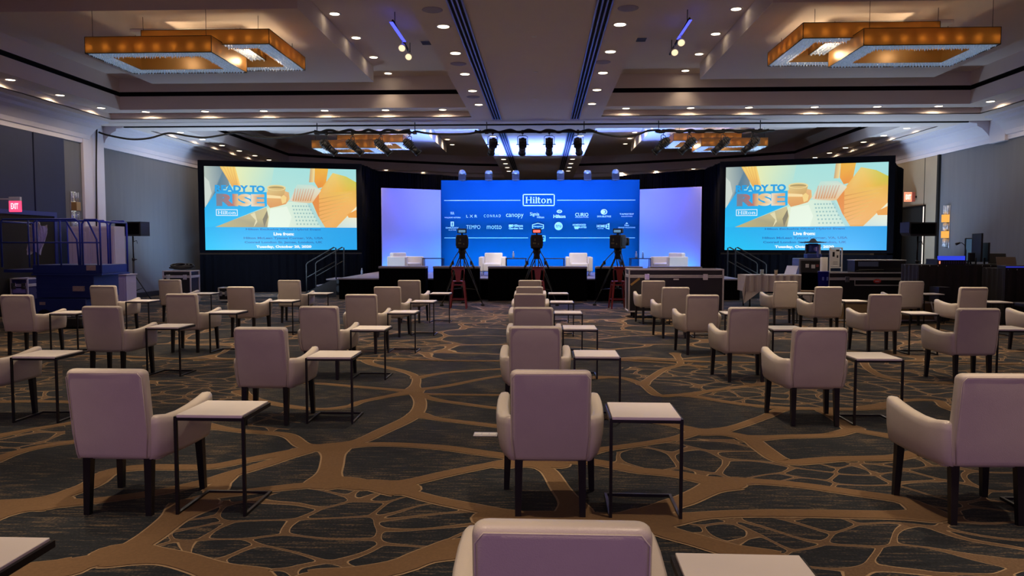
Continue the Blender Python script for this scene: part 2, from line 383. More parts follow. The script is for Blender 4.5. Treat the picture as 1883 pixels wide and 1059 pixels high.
for s in (-1, 1):                       # remainder behind the bowed far edge
    m = MB()
    for (xa, ya), (xb, yb) in zip(FARB, FARB[1:]):
        m.quad((XC+s*xa, ya, ZS), (XC+s*xb, yb, ZS), (XC+s*xb, 38.2, ZS), (XC+s*xa, 38.2, ZS))
    struct(m.build('ceiling', M_ceil))
# dropped rafts that carry the chandeliers
rafts = []
for s in (-1, 1):
    for y0, y1 in ((12.42, 18.0), (24.2, 31.6)):
        m = MB(); xa, xb = XC+s*3.80, XC+s*9.1
        m.box(min(xa, xb), max(xa, xb), y0, y1, ZC, ZH-.005)
        struct(m.build('ceiling', M_ceil))
# crown moulding
def crown(nm, xw, s, y0, y1):
    prof = [(0, 4.28), (.05, 4.28), (.06, 4.38), (.10, 4.40), (.14, 4.50), (.30, 4.66), (.42, 4.72), (.44, 4.79), (.62, 4.81), (.64, 4.849), (0, 4.849)]
    m = MB()
    rings = [[(xw+s*a, y, z) for a, z in prof] for y in (y0, y1)]
    m.loft(rings, smooth=False); struct(m.build(nm, M_crown))
for k, (y0, y1) in enumerate(((8, 20.0), (20.7, 38))):
    crown('trim_%d' % (3+2*k), WL, 1, y0, y1); crown('trim_%d' % (4+2*k), WR, -1, y0, y1)
# airwall track across the hall and the two slotted air tracks along the central strip
m = MB(); m.box(WL, WR, 20.72, 20.80, ZS-.03, ZS); struct(m.build('trim_7', M_slot))
M_trk = mat('blue_grey_metal', (.30, .30, .42), .35, metal=.5, var=.1)
for k, (xa, y0, y1) in enumerate(((XC-1.0, 5, 19.9), (XC+1.0, 5, 19.9), (XC-1.0, 22.2, 34), (XC+1.0, 22.2, 34))):
    m = MB()
    for dx in (-.10, -.033, .033, .10): m.m(M_trk).box(xa+dx-.012, xa+dx+.012, y0, y1, ZS-.035, ZS)
    m.m(M_slot).box(xa-.10, xa+.10, y0, y1, ZS-.012, ZS-.002)
    struct(m.build('trim_%d' % (8+k), None))

# ------------------------------------------------------------------ recessed downlights
ORD = ['first', 'second', 'third', 'fourth', 'fifth', 'sixth', 'seventh', 'eighth', 'ninth', 'tenth', 'eleventh', 'twelfth', 'thirteenth', 'fourteenth', 'fifteenth', 'sixteenth']
dl_protos = []
def downlight(x, y, z, label, group, power=11, angle=152, first=[None]):
    if first[0] is None:
        t = thing('recessed_downlight', label, 'downlight', (x, y, z), 0, group)
        a = MB(); a.lathe([(.082, -.004), (.105, -.012), (.118, -.006), (.118, 0), (.082, 0)], n=24)
        a.build('trim_ring', M_white, t)
        a = MB(); a.lathe([(0.001, -.0085), (.05, -.008), (.086, -.0075), (.086, -.001), (.001, -.001)], n=24); a.build('lens', M_lens, t)
        first[0] = t; first.append(kids(t))
    else:
        t = copy_tree(first[0], first[1]); t.location = (x, y, z); t['label'] = label; t['group'] = group
    spot('downlight_lamp', (x, y, z-.03), (x, y, 0), power*4.2, (1.0, .76, .52), angle, .4 if angle > 160 else 1, .06)
    return t
WARM = 1
for s, nm in ((-1, 'left'), (1, 'right')):
    for i in range(5):
        downlight(XC+s*1.31, 11.5+1.585*i, ZS, 'recessed downlight, %s from the camera in the near row along the %s ceiling track' % (ORD[i], nm), 'downlights beside the ceiling tracks', 75, 64)
    for i in range(8):
        downlight(XC+s*1.31, 23.0+1.55*i, ZS, 'recessed downlight, %s beyond the crossbeam in the row along the %s ceiling track' % (ORD[i], nm), 'downlights beside the ceiling tracks', 14)
    for i in range(4):
        downlight(XC+s*3.6, 13.92+1.6*i, ZH, 'recessed downlight in the near %s high ceiling beside the raft, %s from the camera' % (nm, ORD[i]), 'downlights of the high ceiling', 52 if i < 3 else 7, 60 if i < 3 else 100)
    for i in range(6):
        downlight(XC+s*3.6, 24.0+1.6*i, ZH, 'recessed downlight in the far %s high ceiling beyond the crossbeam, %s from the camera' % (nm, ORD[i]), 'downlights of the high ceiling', 13)
    for i in range(3):
        downlight(XC+s*10.80, 15.5+1.62*i, ZL, 'recessed downlight in the near %s wall soffit, %s from the camera' % (nm, ORD[i]), 'downlights of the wall soffits', 11, 168)
    for i in range(7):
        downlight(XC+s*10.80, 22.9+1.5*i, ZL, 'recessed downlight in the far %s wall soffit beyond the crossbeam, %s from the camera' % (nm, ORD[i]), 'downlights of the wall soffits', 8, 168)
for nm, pxs in (('left', (268, 377, 485, 597, 709, 814)), ('right', (1151, 1270, 1377, 1498, 1613, 1726))):
    for i, px in enumerate(pxs):
        p = at(px, 203, Y=19.32)
        downlight(p.x, 19.32, ZL, 'recessed downlight in front of the crossbeam, %s from the left of the %s half' % (ORD[i], nm), 'downlights in front of the crossbeam', 13, 168)
for i, (px, py) in enumerate(((640, 307), (709, 312), (777, 316), (839, 319), (1143, 317), (1207, 314), (1276, 310))):
    p = at(px, py, z=ZL); downlight(p.x, p.y+.12, ZL, 'small recessed downlight of the far end soffit, %s from the left' % ORD[i], 'downlights of the far end soffit', 9, 168)
# lamps of the near ceiling that carry on above and behind the camera
for s in (-1, 1):
    for i in range(5): spot('downlight_lamp', (XC+s*1.31, 9.9-2.0*i, ZS-.03), (XC+s*1.31, 9.9-1.9*i, 0), 320, (1.0, .76, .52), 50, .6, .06)
    for x in (3.6, 6.2, 8.8):
        for y in (11.9, 9.6, 7.4, 5.2, 3.2): spot('downlight_lamp', (XC+s*x, y, ZH-.03 if y > 9 else ZS-.03), (XC+s*x, y, 0), 340, (1.0, .76, .52), 50, .6, .06)
# ------------------------------------------------------------------ text helpers
_tc = {}
def text_geo(s, bold=0.0):
    if (s, bold) in _tc: return _tc[(s, bold)]
    cu = bpy.data.curves.new('t', 'FONT'); cu.body = s; cu.size = 1; cu.offset = bold; cu.resolution_u = 3
    ob = bpy.data.objects.new('t', cu); C.objects.link(ob)
    me = ob.evaluated_get(bpy.context.evaluated_depsgraph_get()).to_mesh()
    V = [(v.co.x, v.co.y) for v in me.vertices]; Fc = [tuple(p.vertices) for p in me.polygons]
    ob.evaluated_get(bpy.context.evaluated_depsgraph_get()).to_mesh_clear()
    bpy.data.objects.remove(ob); bpy.data.curves.remove(cu)
    x0 = min(v[0] for v in V); x1 = max(v[0] for v in V); y0 = min(v[1] for v in V); y1 = max(v[1] for v in V)
    V = [((x-x0)/(x1-x0), (y-y0)/(y1-y0)) for x, y in V]
    _tc[(s, bold)] = (V, Fc, (x1-x0)/(y1-y0)); return _tc[(s, bold)]
def serif_hilton():
    """the word Hilton in a slab-serif hand, as polygons in a box 1 high"""
    P = []
    def r(x0, x1, y0, y1): P.append([(x0, y0), (x1, y0), (x1, y1), (x0, y1)])
    def stem(x, h, w=.15, ext=.07, top=True):
        r(x, x+w, 0, h); r(x-ext, x+w+ext, 0, .07)
        if top: r(x-ext, x+w+(ext if h > .99 and top == 2 else 0), h-.07, h)
    stem(.08, 1, top=2); stem(.62, 1, top=2); r(.2, .65, .47, .56)
    stem(.98, .7); P.append([(1.05+.095*math.cos(a*PI/6), .88+.095*math.sin(a*PI/6)) for a in range(12)])
    stem(1.30, 1)
    r(1.60, 1.75, .1, .95); r(1.53, 1.92, .62, .70); P.append([(1.60, .12), (1.68, 0), (1.80, -.01), (1.93, .04), (1.93, .11), (1.82, .08), (1.75, .12)])
    def ringp(cx, cy, rx, ry, tx, ty):
        for i in range(20):
            a, b = 2*PI*i/20, 2*PI*(i+1)/20
            P.append([(cx+rx*math.cos(a), cy+ry*math.sin(a)), (cx+rx*math.cos(b), cy+ry*math.sin(b)), (cx+(rx-tx)*math.cos(b), cy+(ry-ty)*math.sin(b)), (cx+(rx-tx)*math.cos(a), cy+(ry-ty)*math.sin(a))])
    ringp(2.28, .35, .29, .36, .14, .07)
    stem(2.74, .7); stem(3.14, .45, top=False)
    for i in range(8):
        a, b = PI*i/8, PI*(i+1)/8
        P.append([(3.09+.20*math.cos(a), .45+.26*math.sin(a)), (3.09+.20*math.cos(b), .45+.26*math.sin(b)), (3.09+.06*math.cos(b), .45+.16*math.sin(b)), (3.09+.06*math.cos(a), .45+.16*math.sin(a))])
    return [[(x/3.36, y) for x, y in p] for p in P]
HIL = serif_hilton()

class Picture:
    """flat layered artwork on a panel: local x right, z up, facing -y; colours live in a colour attribute"""
    def __init__(s, W, H): s.W, s.H = W, H; s.v = []; s.f = []; s.c = []; s.k = 0
    def layer(s): s.k += 1
    def lin(s, c):
        return tuple((x/255/12.92 if x/255 <= .04045 else ((x/255+.055)/1.055)**2.4) for x in c)
    def poly(s, pts, cols, newlayer=True):
        if newlayer: s.k += 1
        if not isinstance(cols[0], (tuple, list)): cols = [cols]*len(pts)
        b = len(s.v)
        for (u, v) in pts: s.v.append(((u-.5)*s.W, -.0012*s.k, (.5-v)*s.H))
        s.f.append(tuple(range(b, b+len(pts)))); s.c.append([s.lin(c) for c in cols])
    def rect(s, u0, u1, v0, v1, cols, nl=True): s.poly([(u0, v0), (u1, v0), (u1, v1), (u0, v1)], cols, nl)
    def ell(s, cu, cv, ru, rv, col, n=20, nl=True, inner=None):
        if inner:
            if nl: s.k += 1
            for i in range(n):
                a, b = 2*PI*i/n, 2*PI*(i+1)/n
                s.poly([(cu+ru*math.cos(a), cv+rv*math.sin(a)), (cu+ru*math.cos(b), cv+rv*math.sin(b)), (cu+ru*inner*math.cos(b), cv+rv*inner*math.sin(b)), (cu+ru*inner*math.cos(a), cv+rv*inner*math.sin(a))], col, False)
        else: s.poly([(cu+ru*math.cos(2*PI*i/n), cv+rv*math.sin(2*PI*i/n)) for i in range(n)], col, nl)
    def text(s, t, u0, u1, v0, v1, col, bold=.02, cf=None):
        s.k += 1; V, Fc, asp = text_geo(t, bold)
        for fc in Fc:
            s.poly([(u0+(u1-u0)*V[i][0], v1+(v0-v1)*V[i][1]) for i in fc], [cf(u0+(u1-u0)*V[i][0], v1+(v0-v1)*V[i][1]) for i in fc] if cf else col, False)
    def hilton(s, u0, u1, v0, v1, col, frame=True, t=.0):
        s.k += 1
        for p in HIL: s.poly([(u0+(u1-u0)*x, v1+(v0-v1)*y) for x, y in p], col, False)
        if frame:
            du = (u1-u0)*.10; dv = (v1-v0)*.42; tu = t/s.W; tv = t/s.H
            a0, a1, b0, b1 = u0-du, u1+du, v0-dv, v1+dv
            for r in ((a0, a1, b0, b0+tv), (a0, a1, b1-tv, b1), (a0, a0+tu, b0, b1), (a1-tu, a1, b0, b1)): s.rect(*r, col, False)
    def mesh(s, name):
        me = bpy.data.meshes.new(name); me.from_pydata(s.v, [], s.f)
        ca = me.color_attributes.new('ink', 'FLOAT_COLOR', 'CORNER'); i = 0
        for p, cols in zip(me.polygons, s.c):
            for li, c in zip(p.loop_indices, cols): ca.data[li].color = (*c, 1)
        return me
def ink_mat(name, emission):
    m = bpy.data.materials.new(name); m.use_nodes = True; nt = m.node_tree
    a = nt.nodes.new('ShaderNodeAttribute'); a.attribute_name = 'ink'; b = nt.nodes['Principled BSDF']
    if emission:
        b.inputs['Base Color'].default_value = (.02, .02, .02, 1); nt.links.new(a.outputs['Color'], b.inputs['Emission Color']); b.inputs['Emission Strength'].default_value = emission
    else:
        nt.links.new(a.outputs['Color'], b.inputs['Base Color']); b.inputs['Roughness'].default_value = .8; b.inputs['Specular IOR Level'].default_value = .1
    return m
M_screen = ink_mat('projected_picture', 1.05); M_print = ink_mat('printed_ink', 0)

# ------------------------------------------------------------------ armchairs and side tables
def make_chair():
    t = thing('armchair', 'x', 'chair')
    m = MB(); m.softbox(-.232, .232, -.035, .055, .345, .884, .032, shear=(0, -.075))
    back = m.build('backrest', M_leather, t)
    m = MB(); yb = lambda z: -.036-.075*(z-.345)/.539
    pts = [(-.205, yb(.36), .36), (-.222, yb(.5), .5), (-.222, yb(.84), .84), (-.20, yb(.872), .868), (.20, yb(.872), .868), (.222, yb(.84), .84), (.222, yb(.5), .5), (.205, yb(.36), .36)]
    m.tube(pts, .003, 5); m.build('piping', M_leather, back)
    m = MB(); m.softbox(-.255, .255, .02, .555, .325, .475, .03); m.build('seat', M_leather, t)
    for s in (-1, 1):
        path = [(.215, -.02, .60, .05), (.243, .03, .60, .07), (.270, .10, .590, .080), (.287, .20, .592, .082), (.295, .32, .604, .080), (.296, .45, .622, .078), (.292, .54, .636, .074), (.288, .575, .632, .064), (.286, .592, .615, .045), (.285, .600, .58, .015)]
        rings = []
        for i, (x, y, zt, th) in enumerate(path):
            zb = .345; q = path[min(i+1, len(path)-1)]; p = path[max(i-1, 0)]
            d = Vector((q[0]-p[0], q[1]-p[1], 0)).normalized(); nrm = Vector((d.y, -d.x, 0)); h = th/2
            sec = [(-h*.4, zb), (h*.15, zb), (h*.5, zb+.03), (h*.85, zb+.11), (h, zt-.05), (h*.92, zt-.018), (h*.6, zt-.003), (0, zt), (-h*.6, zt-.003), (-h*.92, zt-.018), (-h, zt-.05), (-h, zb+.10), (-h*.8, zb+.02)]
            rings.append([(s*(x+nrm.x*a), y+nrm.y*a, z) for a, z in sec])
        m = MB(); m.loft(rings); m.build('armrest', M_leather, t)
    for (x, y, dx, dy) in ((-.185, .03, -.004, -.02), (.185, .03, .004, -.02), (-.265, .50, -.012, .012), (.265, .50, .012, .012)):
        m = MB(); rings = []
        for z, h in ((.36, .024), (0, .0175)):
            k = 1-z/.36; rings.append([(x+dx*k+a*h, y+dy*k+b*h, z) for a, b in ((-1, -1), (1, -1), (1, 1), (-1, 1))])
        m.loft(rings, smooth=False); m.build('leg', M_leg, t)
    return t
def make_side_table():
    t = thing('side_table', 'x', 'side table')
    m = MB(); m.box(-.198, .198, .003, .417, .584, .603, .003); m.build('tabletop', M_top, t)
    m = MB(); h = .009
    m.box(-.205, .205, -.002, .014, .568, .583); m.box(-.205, .205, .406, .422, .568, .583); m.box(-.212, -.198, -.002, .422, .568, .592); m.box(.198, .212, -.002, .422, .568, .592)
    m.build('top_frame', M_steel, t)
    for s in (-1, 1):
        m = MB(); m.box(s*.203-h, s*.203+h, -.004, .014, .0, .583); m.build('leg', M_steel, t)
    m = MB(); m.box(-.212, -.194, .014, .42, 0, .018); m.box(.194, .212, .014, .42, 0, .018); m.box(-.194, .194, .402, .42, 0, .018); m.build('base_frame', M_steel, t)
    return t
CH = make_chair(); CHk = kids(CH); ST = make_side_table(); STk = kids(ST)
used = [False, False]
def put_chair(x, y, label, group, rz=0):
    if not used[0]: o = CH; used[0] = True
    else: o = copy_tree(CH, CHk)
    o.location = (x, y, 0); o.rotation_euler = (0, 0, rz); o['label'] = label; o['group'] = group
def put_table(x, y, label, group, rz=0):
    if not used[1]: o = ST; used[1] = True
    else: o = copy_tree(ST, STk)
    o.location = (x, y, 0); o.rotation_euler = (0, 0, rz); o['label'] = label; o['group'] = group
cols = {
 'centre column': dict(rows=[0, 1, 2, 3, 4, 5, 6], ch=[(1034, 968), (1013, 682), (984, 600), (980.5, 565), (974, 540), (974, 527), (974.5, 515)],
    tb=[None, (1176, 768), (1092, 656), (1066, 605), (1045, 576), (1033, 556), (1027, 540)]),
 'column just left of the centre': dict(rows=[1, 2, 3, 4, 5, 6], ch=[(192, 680), (477, 602), (585, 563), (663, 541), (711.5, 527), (752, 515)],
    tb=[(378, 764), (600, 657), (676, 606), (738, 575), (773, 555), (808, 540)]),
 'second column left of the centre': dict(rows=[2, 3, 4, 5, 6], ch=[(-85, 602), (185, 563), (332, 540), (441, 527), (531, 515)],
    tb=[(57, 656), (281, 602), (410, 575), (509, 554), (585, 540)]),
 'far left column': dict(rows=[4, 5, 6], ch=[(28, 542), (188, 525), (311, 514)], tb=[(104, 576), (252, 554), (370, 540)]),
 'column just right of the centre': dict(rows=[1, 2, 3, 4, 5, 6], ch=[(1844, 689), (1510, 603), (1378, 565), (1293, 542), (1243, 528), (1202, 516)],
    tb=[None, (1612, 660), (1443, 606), None, None, None]),
 'second column right of the centre': dict(rows=[3, 4, 5, 6], ch=[(1802, 567), (1630, 541), (1525, 527), (1446, 517)],
    tb=[(1868, 606), (1696, 577), (1575, 554), (1485, 540)]),
 'far right column': dict(rows=[4, 5, 6], ch=[(1944, 541), (1792, 528), (1678, 517)], tb=[None, (1842, 556), (1719, 541)]),
}
EDGE = {'centre column': 'cream leather armchair at the bottom edge, nearest of the centre column'}
for cn, d in cols.items():
    n = len(d['rows'])
    for i, r in enumerate(d['rows']):
        od = 'nearest' if i == 0 else ('farthest' if i == n-1 else ORD[i]+' from the camera')
        p = at(*d['ch'][i], z=.884); y = p.y+.075+.02
        rz = random.uniform(-.02, .02)
        put_chair(p.x, y, 'cream leather armchair, %s in the %s' % (od, cn), 'armchairs set out in rows', rz)
        if d['tb'][i]: q = at(*d['tb'][i], z=.60); tx, ty = q.x, q.y
        else: tx, ty = p.x+.51, p.y+.14
        if cn == 'centre column' and i == 0: tx, ty = at(1352, 1019, z=.6).x, at(1352, 1019, z=.6).y-.42
        if cn == 'far right column' and i == 0: continue
        tx = max(tx, p.x+.555)
        put_table(tx, ty, 'side table beside the %s chair of the %s' % (od.replace(' from the camera', ''), cn), 'side tables beside the armchairs', random.uniform(-.015, .015))
q = at(97, 989, z=.6)
put_table(q.x-.205, q.y-.42, 'cream topped black framed side table cut off at the lower left corner', 'side tables beside the armchairs')

# ------------------------------------------------------------------ floor socket cover
q = at(888, 801, z=0)
t = thing('floor_socket', 'flat metal floor socket cover in the carpet beside the second centre armchair', 'floor socket', (q.x+.02, q.y-.03, 0))
m = MB(); m.box(-.10, .10, 0, .13, 0, .006, .002); m.build('cover_plate', M_alu, t)
for i in range(3): m = MB(); m.box(-.09+.062*i, -.036+.062*i, .03, .10, .006, .009, .001); m.build('lid', M_white, t)
# ------------------------------------------------------------------ projection screens
def screen_picture():
    P = Picture(4.88, 2.745)
    P.rect(0, 1, 0, 1, [(176, 226, 214), (160, 222, 222), (190, 228, 215), (185, 225, 190)])
    P.poly([(.2, 0), (.45, 0), (.42, .3), (.22, .3)], [(232, 238, 180), (186, 226, 208), (180, 224, 212), (226, 232, 180)])
    P.poly([(0, 0), (.13, 0), (.16, .22), (.06, .35), (0, .5)], [(176, 190, 180), (96, 128, 146), (120, 140, 150), (60, 120, 150), (190, 200, 190)])
    P.poly([(0, .12), (.03, .18), (.045, .32), (.01, .48), (0, .5)], (205, 215, 205))
    for i in range(5): P.poly([(.10+.02*i, 0), (.118+.02*i, 0), (.20+.008*i, .24), (.175+.008*i, .24)], [(236, 190, 90), (250, 214, 110), (255, 214, 120), (228, 160, 70)])
    P.poly([(.69, 0), (.72, 0), (.71, .17), (.68, .17)], [(205, 170, 120), (245, 225, 150), (245, 215, 140), (200, 160, 110)])
    P.poly([(.72, 0), (.81, 0), (.79, .22), (.74, .24), (.715, .16)], [(240, 175, 50), (236, 180, 60), (238, 150, 40), (235, 140, 40), (240, 160, 50)])
    P.poly([(.74, .30), (.84, .05), (.93, .09), (1, .16), (1, .30), (.90, .32), (.76, .40)], [(240, 170, 70), (236, 205, 110), (214, 200, 60), (200, 196, 60), (226, 176, 60), (240, 180, 60), (240, 175, 82)])
    P.poly([(.74, .30), (.90, .28), (1, .26), (1, .46), (.86, .725), (.78, .725), (.74, .62), (.72, .42)], [(236, 178, 90), (236, 190, 80), (226, 176, 60), (242, 180, 88), (238, 172, 82), (240, 176, 90), (238, 165, 75), (240, 172, 84)])
    for i in range(7): P.poly([(.745, .37+.05*i), (.97-.02*i, .29+.05*i), (.97-.02*i, .298+.05*i), (.745, .382+.05*i)], [(220, 150, 60), (236, 190, 100), (236, 190, 100), (220, 150, 60)])
    P.poly([(1, .46), (1, .725), (.86, .725)], [(250, 240, 200), (214, 230, 225), (200, 222, 215)])
    P.poly([(.935, .56), (1, .50), (1, .60), (.945, .60)], (236, 160, 60))
    P.poly([(.70, .42), (.745, .3), (.745, .62)], (230, 140, 50))
    P.poly([(.55, .40), (.60, .20), (.70, .20), (.76, .27), (.70, .42), (.62, .43)], [(228, 214, 190), (190, 226, 214), (196, 220, 210), (226, 222, 196), (232, 190, 130), (224, 190, 150)])
    for i in range(8): P.poly([(.585+.018*i, .25), (.592+.018*i, .25), (.578+.016*i, .40), (.568+.016*i, .40)], [(210, 190, 170), (210, 190, 170), (214, 150, 90), (214, 150, 90)])
    # laptop
    P.poly([(.40, .49), (.55, .41), (.685, .425), (.785, .725), (.40, .725)], [(225, 235, 200), (214, 236, 214), (205, 228, 214), (200, 226, 214), (235, 240, 214)])
    P.poly([(.42, .50), (.53, .47), (.56, .6), (.54, .725), (.41, .725)], (232, 245, 225))
    P.poly([(.665, .43), (.685, .425), (.785, .725), (.755, .725)], (172, 214, 212))
    for r in range(6):
        for c_ in range(7):
            u = .565+.018*c_+.011*r*(.5+c_*.09); v = .455+.044*r
            P.rect(u, u+.010, v, v+.018, (150, 190, 184), c_ == 0)
    # sleeve, hand and cup
    P.poly([(.05, .725), (.20, .625), (.395, .485), (.41, .60), (.40, .725)], [(196, 182, 120), (176, 166, 126), (206, 190, 140), (206, 190, 130), (160, 150, 110)])
    P.poly([(.29, .57), (.32, .545), (.335, .66), (.31, .725), (.325, .64)], (225, 215, 170))
    P.poly([(.37, .63), (.40, .52), (.405, .6), (.38, .725)], (130, 120, 90))
    P.poly([(.385, .33), (.42, .26), (.50, .27), (.545, .30), (.55, .38), (.525, .44), (.47, .47), (.42, .49), (.39, .42)], [(240, 200, 130), (236, 190, 110), (244, 210, 140), (228, 180, 120), (240, 196, 120), (224, 156, 80), (226, 166, 90), (220, 150, 80), (232, 166, 90)])
    P.ell(.463, .245, .062, .035, (226, 206, 140)); P.ell(.463, .25, .052, .022, (176, 150, 90))
    P.poly([(.402, .25), (.524, .25), (.51, .35), (.42, .35)], [(226, 200, 130), (214, 180, 110), (206, 160, 90), (222, 180, 110)])
    P.ell(.463, .245, .062, .035, (238, 214, 150), inner=.85)
    P.poly([(.39, .33), (.49, .345), (.50, .375), (.39, .37)], (250, 222, 160))
    P.poly([(.49, .36), (.51, .33), (.53, .36), (.525, .42), (.50, .44)], (244, 210, 130))
    # cyan fields
    P.poly([(0, .50), (.075, .30), (.40, .30), (.40, .47), (.065, .725), (0, .725)], [(0, 176, 240), (30, 160, 225), (20, 176, 235), (0, 176, 240), (0, 182, 240), (0, 190, 245)])
    P.rect(0, 1, .725, 1, [(0, 178, 240), (0, 158, 232), (0, 164, 236), (0, 196, 246)])
    def rise(u, v):
        k = (u-.075)/.32
        a = [(120, 125, 140), (180, 110, 100), (230, 190, 130), (235, 225, 200), (220, 170, 120)]
        i = min(int(k*5), 4); return a[max(i, 0)]
    P.text('RISE', .075, .385, .325, .475, None, .06, rise)
    P.text('READY TO', .067, .388, .222, .305, (14, 158, 228), .05)
    P.hilton(.083, .198, .530, .572, (232, 244, 250), True, .022)
    dk = (6, 108, 186); wh = (240, 250, 255)
    P.text('Hilton Exclusive Global Hybrid Event', .26, .755, .738, .768, dk, .03)
    P.text('Live from:', .44, .575, .785, .825, wh, .05)
    P.text('Hilton McLean Tysons Corner, VA, USA', .245, .77, .842, .876, dk, .03)
    P.text('Conrad London St. James, London, UK', .25, .765, .893, .927, dk, .03)
    P.text('Tuesday, October 20, 2020', .325, .69, .944, .984, wh, .05)
    return P.mesh('picture')
pic = screen_picture(); pic.materials.append(M_screen)
def screen(pl, pr, label):
    """pl, pr: bottom corners of the picture on the floor plan"""
    (xa, ya), (xb, yb) = pl, pr; rz = math.atan2(yb-ya, xb-xa); W = 4.88; H = 2.745; zc = 2.80
    t = thing('projection_screen', label, 'screen', ((xa+xb)/2, (ya+yb)/2, 0), rz, 'projection screens')
    p = bpy.data.objects.new('picture', pic); C.objects.link(p); p.parent = t; p.location = (0, -.02, zc); p['label'] = 'lit picture of hands at a laptop with READY TO RISE lettering'
    b = .19
    m = MB(); m.box(-W/2-b, W/2+b, -.01, .05, zc-H/2-b*.5, zc-H/2); m.box(-W/2-b, W/2+b, -.05, .05, zc+H/2, zc+H/2+b)
    m.box(-W/2-b, -W/2, -.05, .05, zc-H/2, zc+H/2); m.box(W/2, W/2+b, -.05, .05, zc-H/2, zc+H/2); m.box(-W/2, W/2, .0, .04, zc-H/2, zc+H/2)
    m.build('screen_frame', M_drape, t)
    m = MB(); n = 60; rings = []
    for z in (0.01, 1.28):
        rings.append([(-W/2-b+(W+2*b)*i/n, -.02+.025*math.sin(i*2.2), z) for i in range(n+1)])
    for i in range(n): m.quad(rings[0][i], rings[0][i+1], rings[1][i+1], rings[1][i])
    m.build('skirt', M_drape, t)
    return t
a = at(378, 459, z=1.43); b = at(657, 459, z=1.43)
SL = ((at(378, 460, Y=24.7).x, 24.7), (at(657, 460, Y=26.05).x, 26.05))
SR = ((at(1335, 460, Y=25.8).x, 25.8), (at(1627, 460, Y=24.3).x, 24.3))
screen(*SL, 'large lit projection screen left of the stage, READY TO RISE slide, black drape frame')
screen(*SR, 'large lit projection screen right of the stage, READY TO RISE slide, black drape frame')

# ------------------------------------------------------------------ pipe-and-drape behind the stage
def drape(pts, z1s, label, name='stage_drape'):
    m = MB(); V = []
    for (p, q, za, zb) in zip(pts, pts[1:], z1s, z1s[1:]):
        L = math.dist(p, q); n = max(int(L/.09), 2); d = ((q[0]-p[0])/L, (q[1]-p[1])/L); nr = (-d[1], d[0])
        for i in range(n+1):
            k = i/n; o = .035*math.sin(i*1.7)+.02*math.sin(i*.6)
            V.append((p[0]+d[0]*L*k+nr[0]*o, p[1]+d[1]*L*k+nr[1]*o, za+(zb-za)*k))
    for a, b in zip(V, V[1:]):
        m.quad((a[0], a[1], .01), (b[0], b[1], .01), b, a)
    o = m.build(name, M_drape); sm = o.modifiers.new('thickness', 'SOLIDIFY'); sm.thickness = .01
    for p in o.data.polygons: p.use_smooth = True
    return tag(o, label, 'drape')
zt = 4.36
drape([(SL[1][0]+.16, 26.15), (-6.13, 28.2), (-3.9, 29.7), (-3.0, 30.2)], [zt, zt-.02, zt-.05, zt-.1], 'tall black drape between the left screen and the blue backdrop')
drape([(2.7, 30.2), (3.6, 29.7), (5.9, 28.2), (SR[0][0]-.16, 25.95)], [zt-.1, zt-.05, zt-.02, zt], 'tall black drape between the blue backdrop and the right screen')
drape([(SR[1][0]+.17, 24.5), (SR[1][0]+.75, 24.9)], [4.30, 4.0], 'narrow black drape at the outer edge of the right screen')

# ------------------------------------------------------------------ stage
SX0, SX1, SY0, SY1, SZ = -6.0, 5.72, 22.1, 28.1, .62
M_deck = mat('grey_stage_deck', (.22, .20, .24), .45, var=.15, scale=3)
t = thing('stage', 'low black skirted stage with a grey deck below the blue backdrop', 'stage', (XC, SY0, 0))
m = MB(); m.box(SX0-XC, SX1-XC, 0, 6.0, SZ-.04, SZ, .004); m.build('deck', M_deck, t)
m = MB()
def skirt_line(m, x0, y0, x1, y1, z0, z1, amp=.012):
    L = math.dist((x0, y0), (x1, y1)); n = int(L/.06)+1; px = None
    for i in range(n+1):
        k = i/n; o = amp*math.sin(i*2.0); nx, ny = -(y1-y0)/L, (x1-x0)/L
        q = (x0+(x1-x0)*k+nx*o, y0+(y1-y0)*k+ny*o)
        if px: m.quad((px[0], px[1], z0), (q[0], q[1], z0), (q[0], q[1], z1), (px[0], px[1], z1))
        px = q
skirt_line(m, SX0-XC+.03, .03, SX1-XC-.03, .03, .005, SZ-.04); skirt_line(m, SX0-XC+.03, .05, SX0-XC+.03, 5.9, .005, SZ-.04); skirt_line(m, SX1-XC-.03, .05, SX1-XC-.03, 5.9, .005, SZ-.04)
m.build('skirt', M_drape, t)
# draped consoles lined up along the stage front
for i, (pa, pb, lb) in enumerate(((696, 783, 'far left'), (796, 881, 'left of centre'), (897, 1080, 'wide centre'), (1096, 1182, 'right of centre'), (1195, 1291, 'far right'))):
    xa, xb = at(pa, 520, Y=21.5).x, at(pb, 520, Y=21.5).x
    t = thing('draped_stage_front_console', 'black draped console with grey top before the stage, %s of five' % lb, 'console', ((xa+xb)/2, 21.5, 0), 0, 'draped consoles before the stage')
    h = (xb-xa)/2
    m = MB(); m.box(-h, h, 0, .5, .93, .985, .006); m.build('top', M_deck, t)
    m = MB(); skirt_line(m, -h+.01, .012, h-.01, .012, .01, .93, .008); skirt_line(m, -h+.01, .02, -h+.01, .48, .01, .93, .008); skirt_line(m, h-.01, .02, h-.01, .48, .01, .93, .008)
    m.build('skirt', M_drape, t)

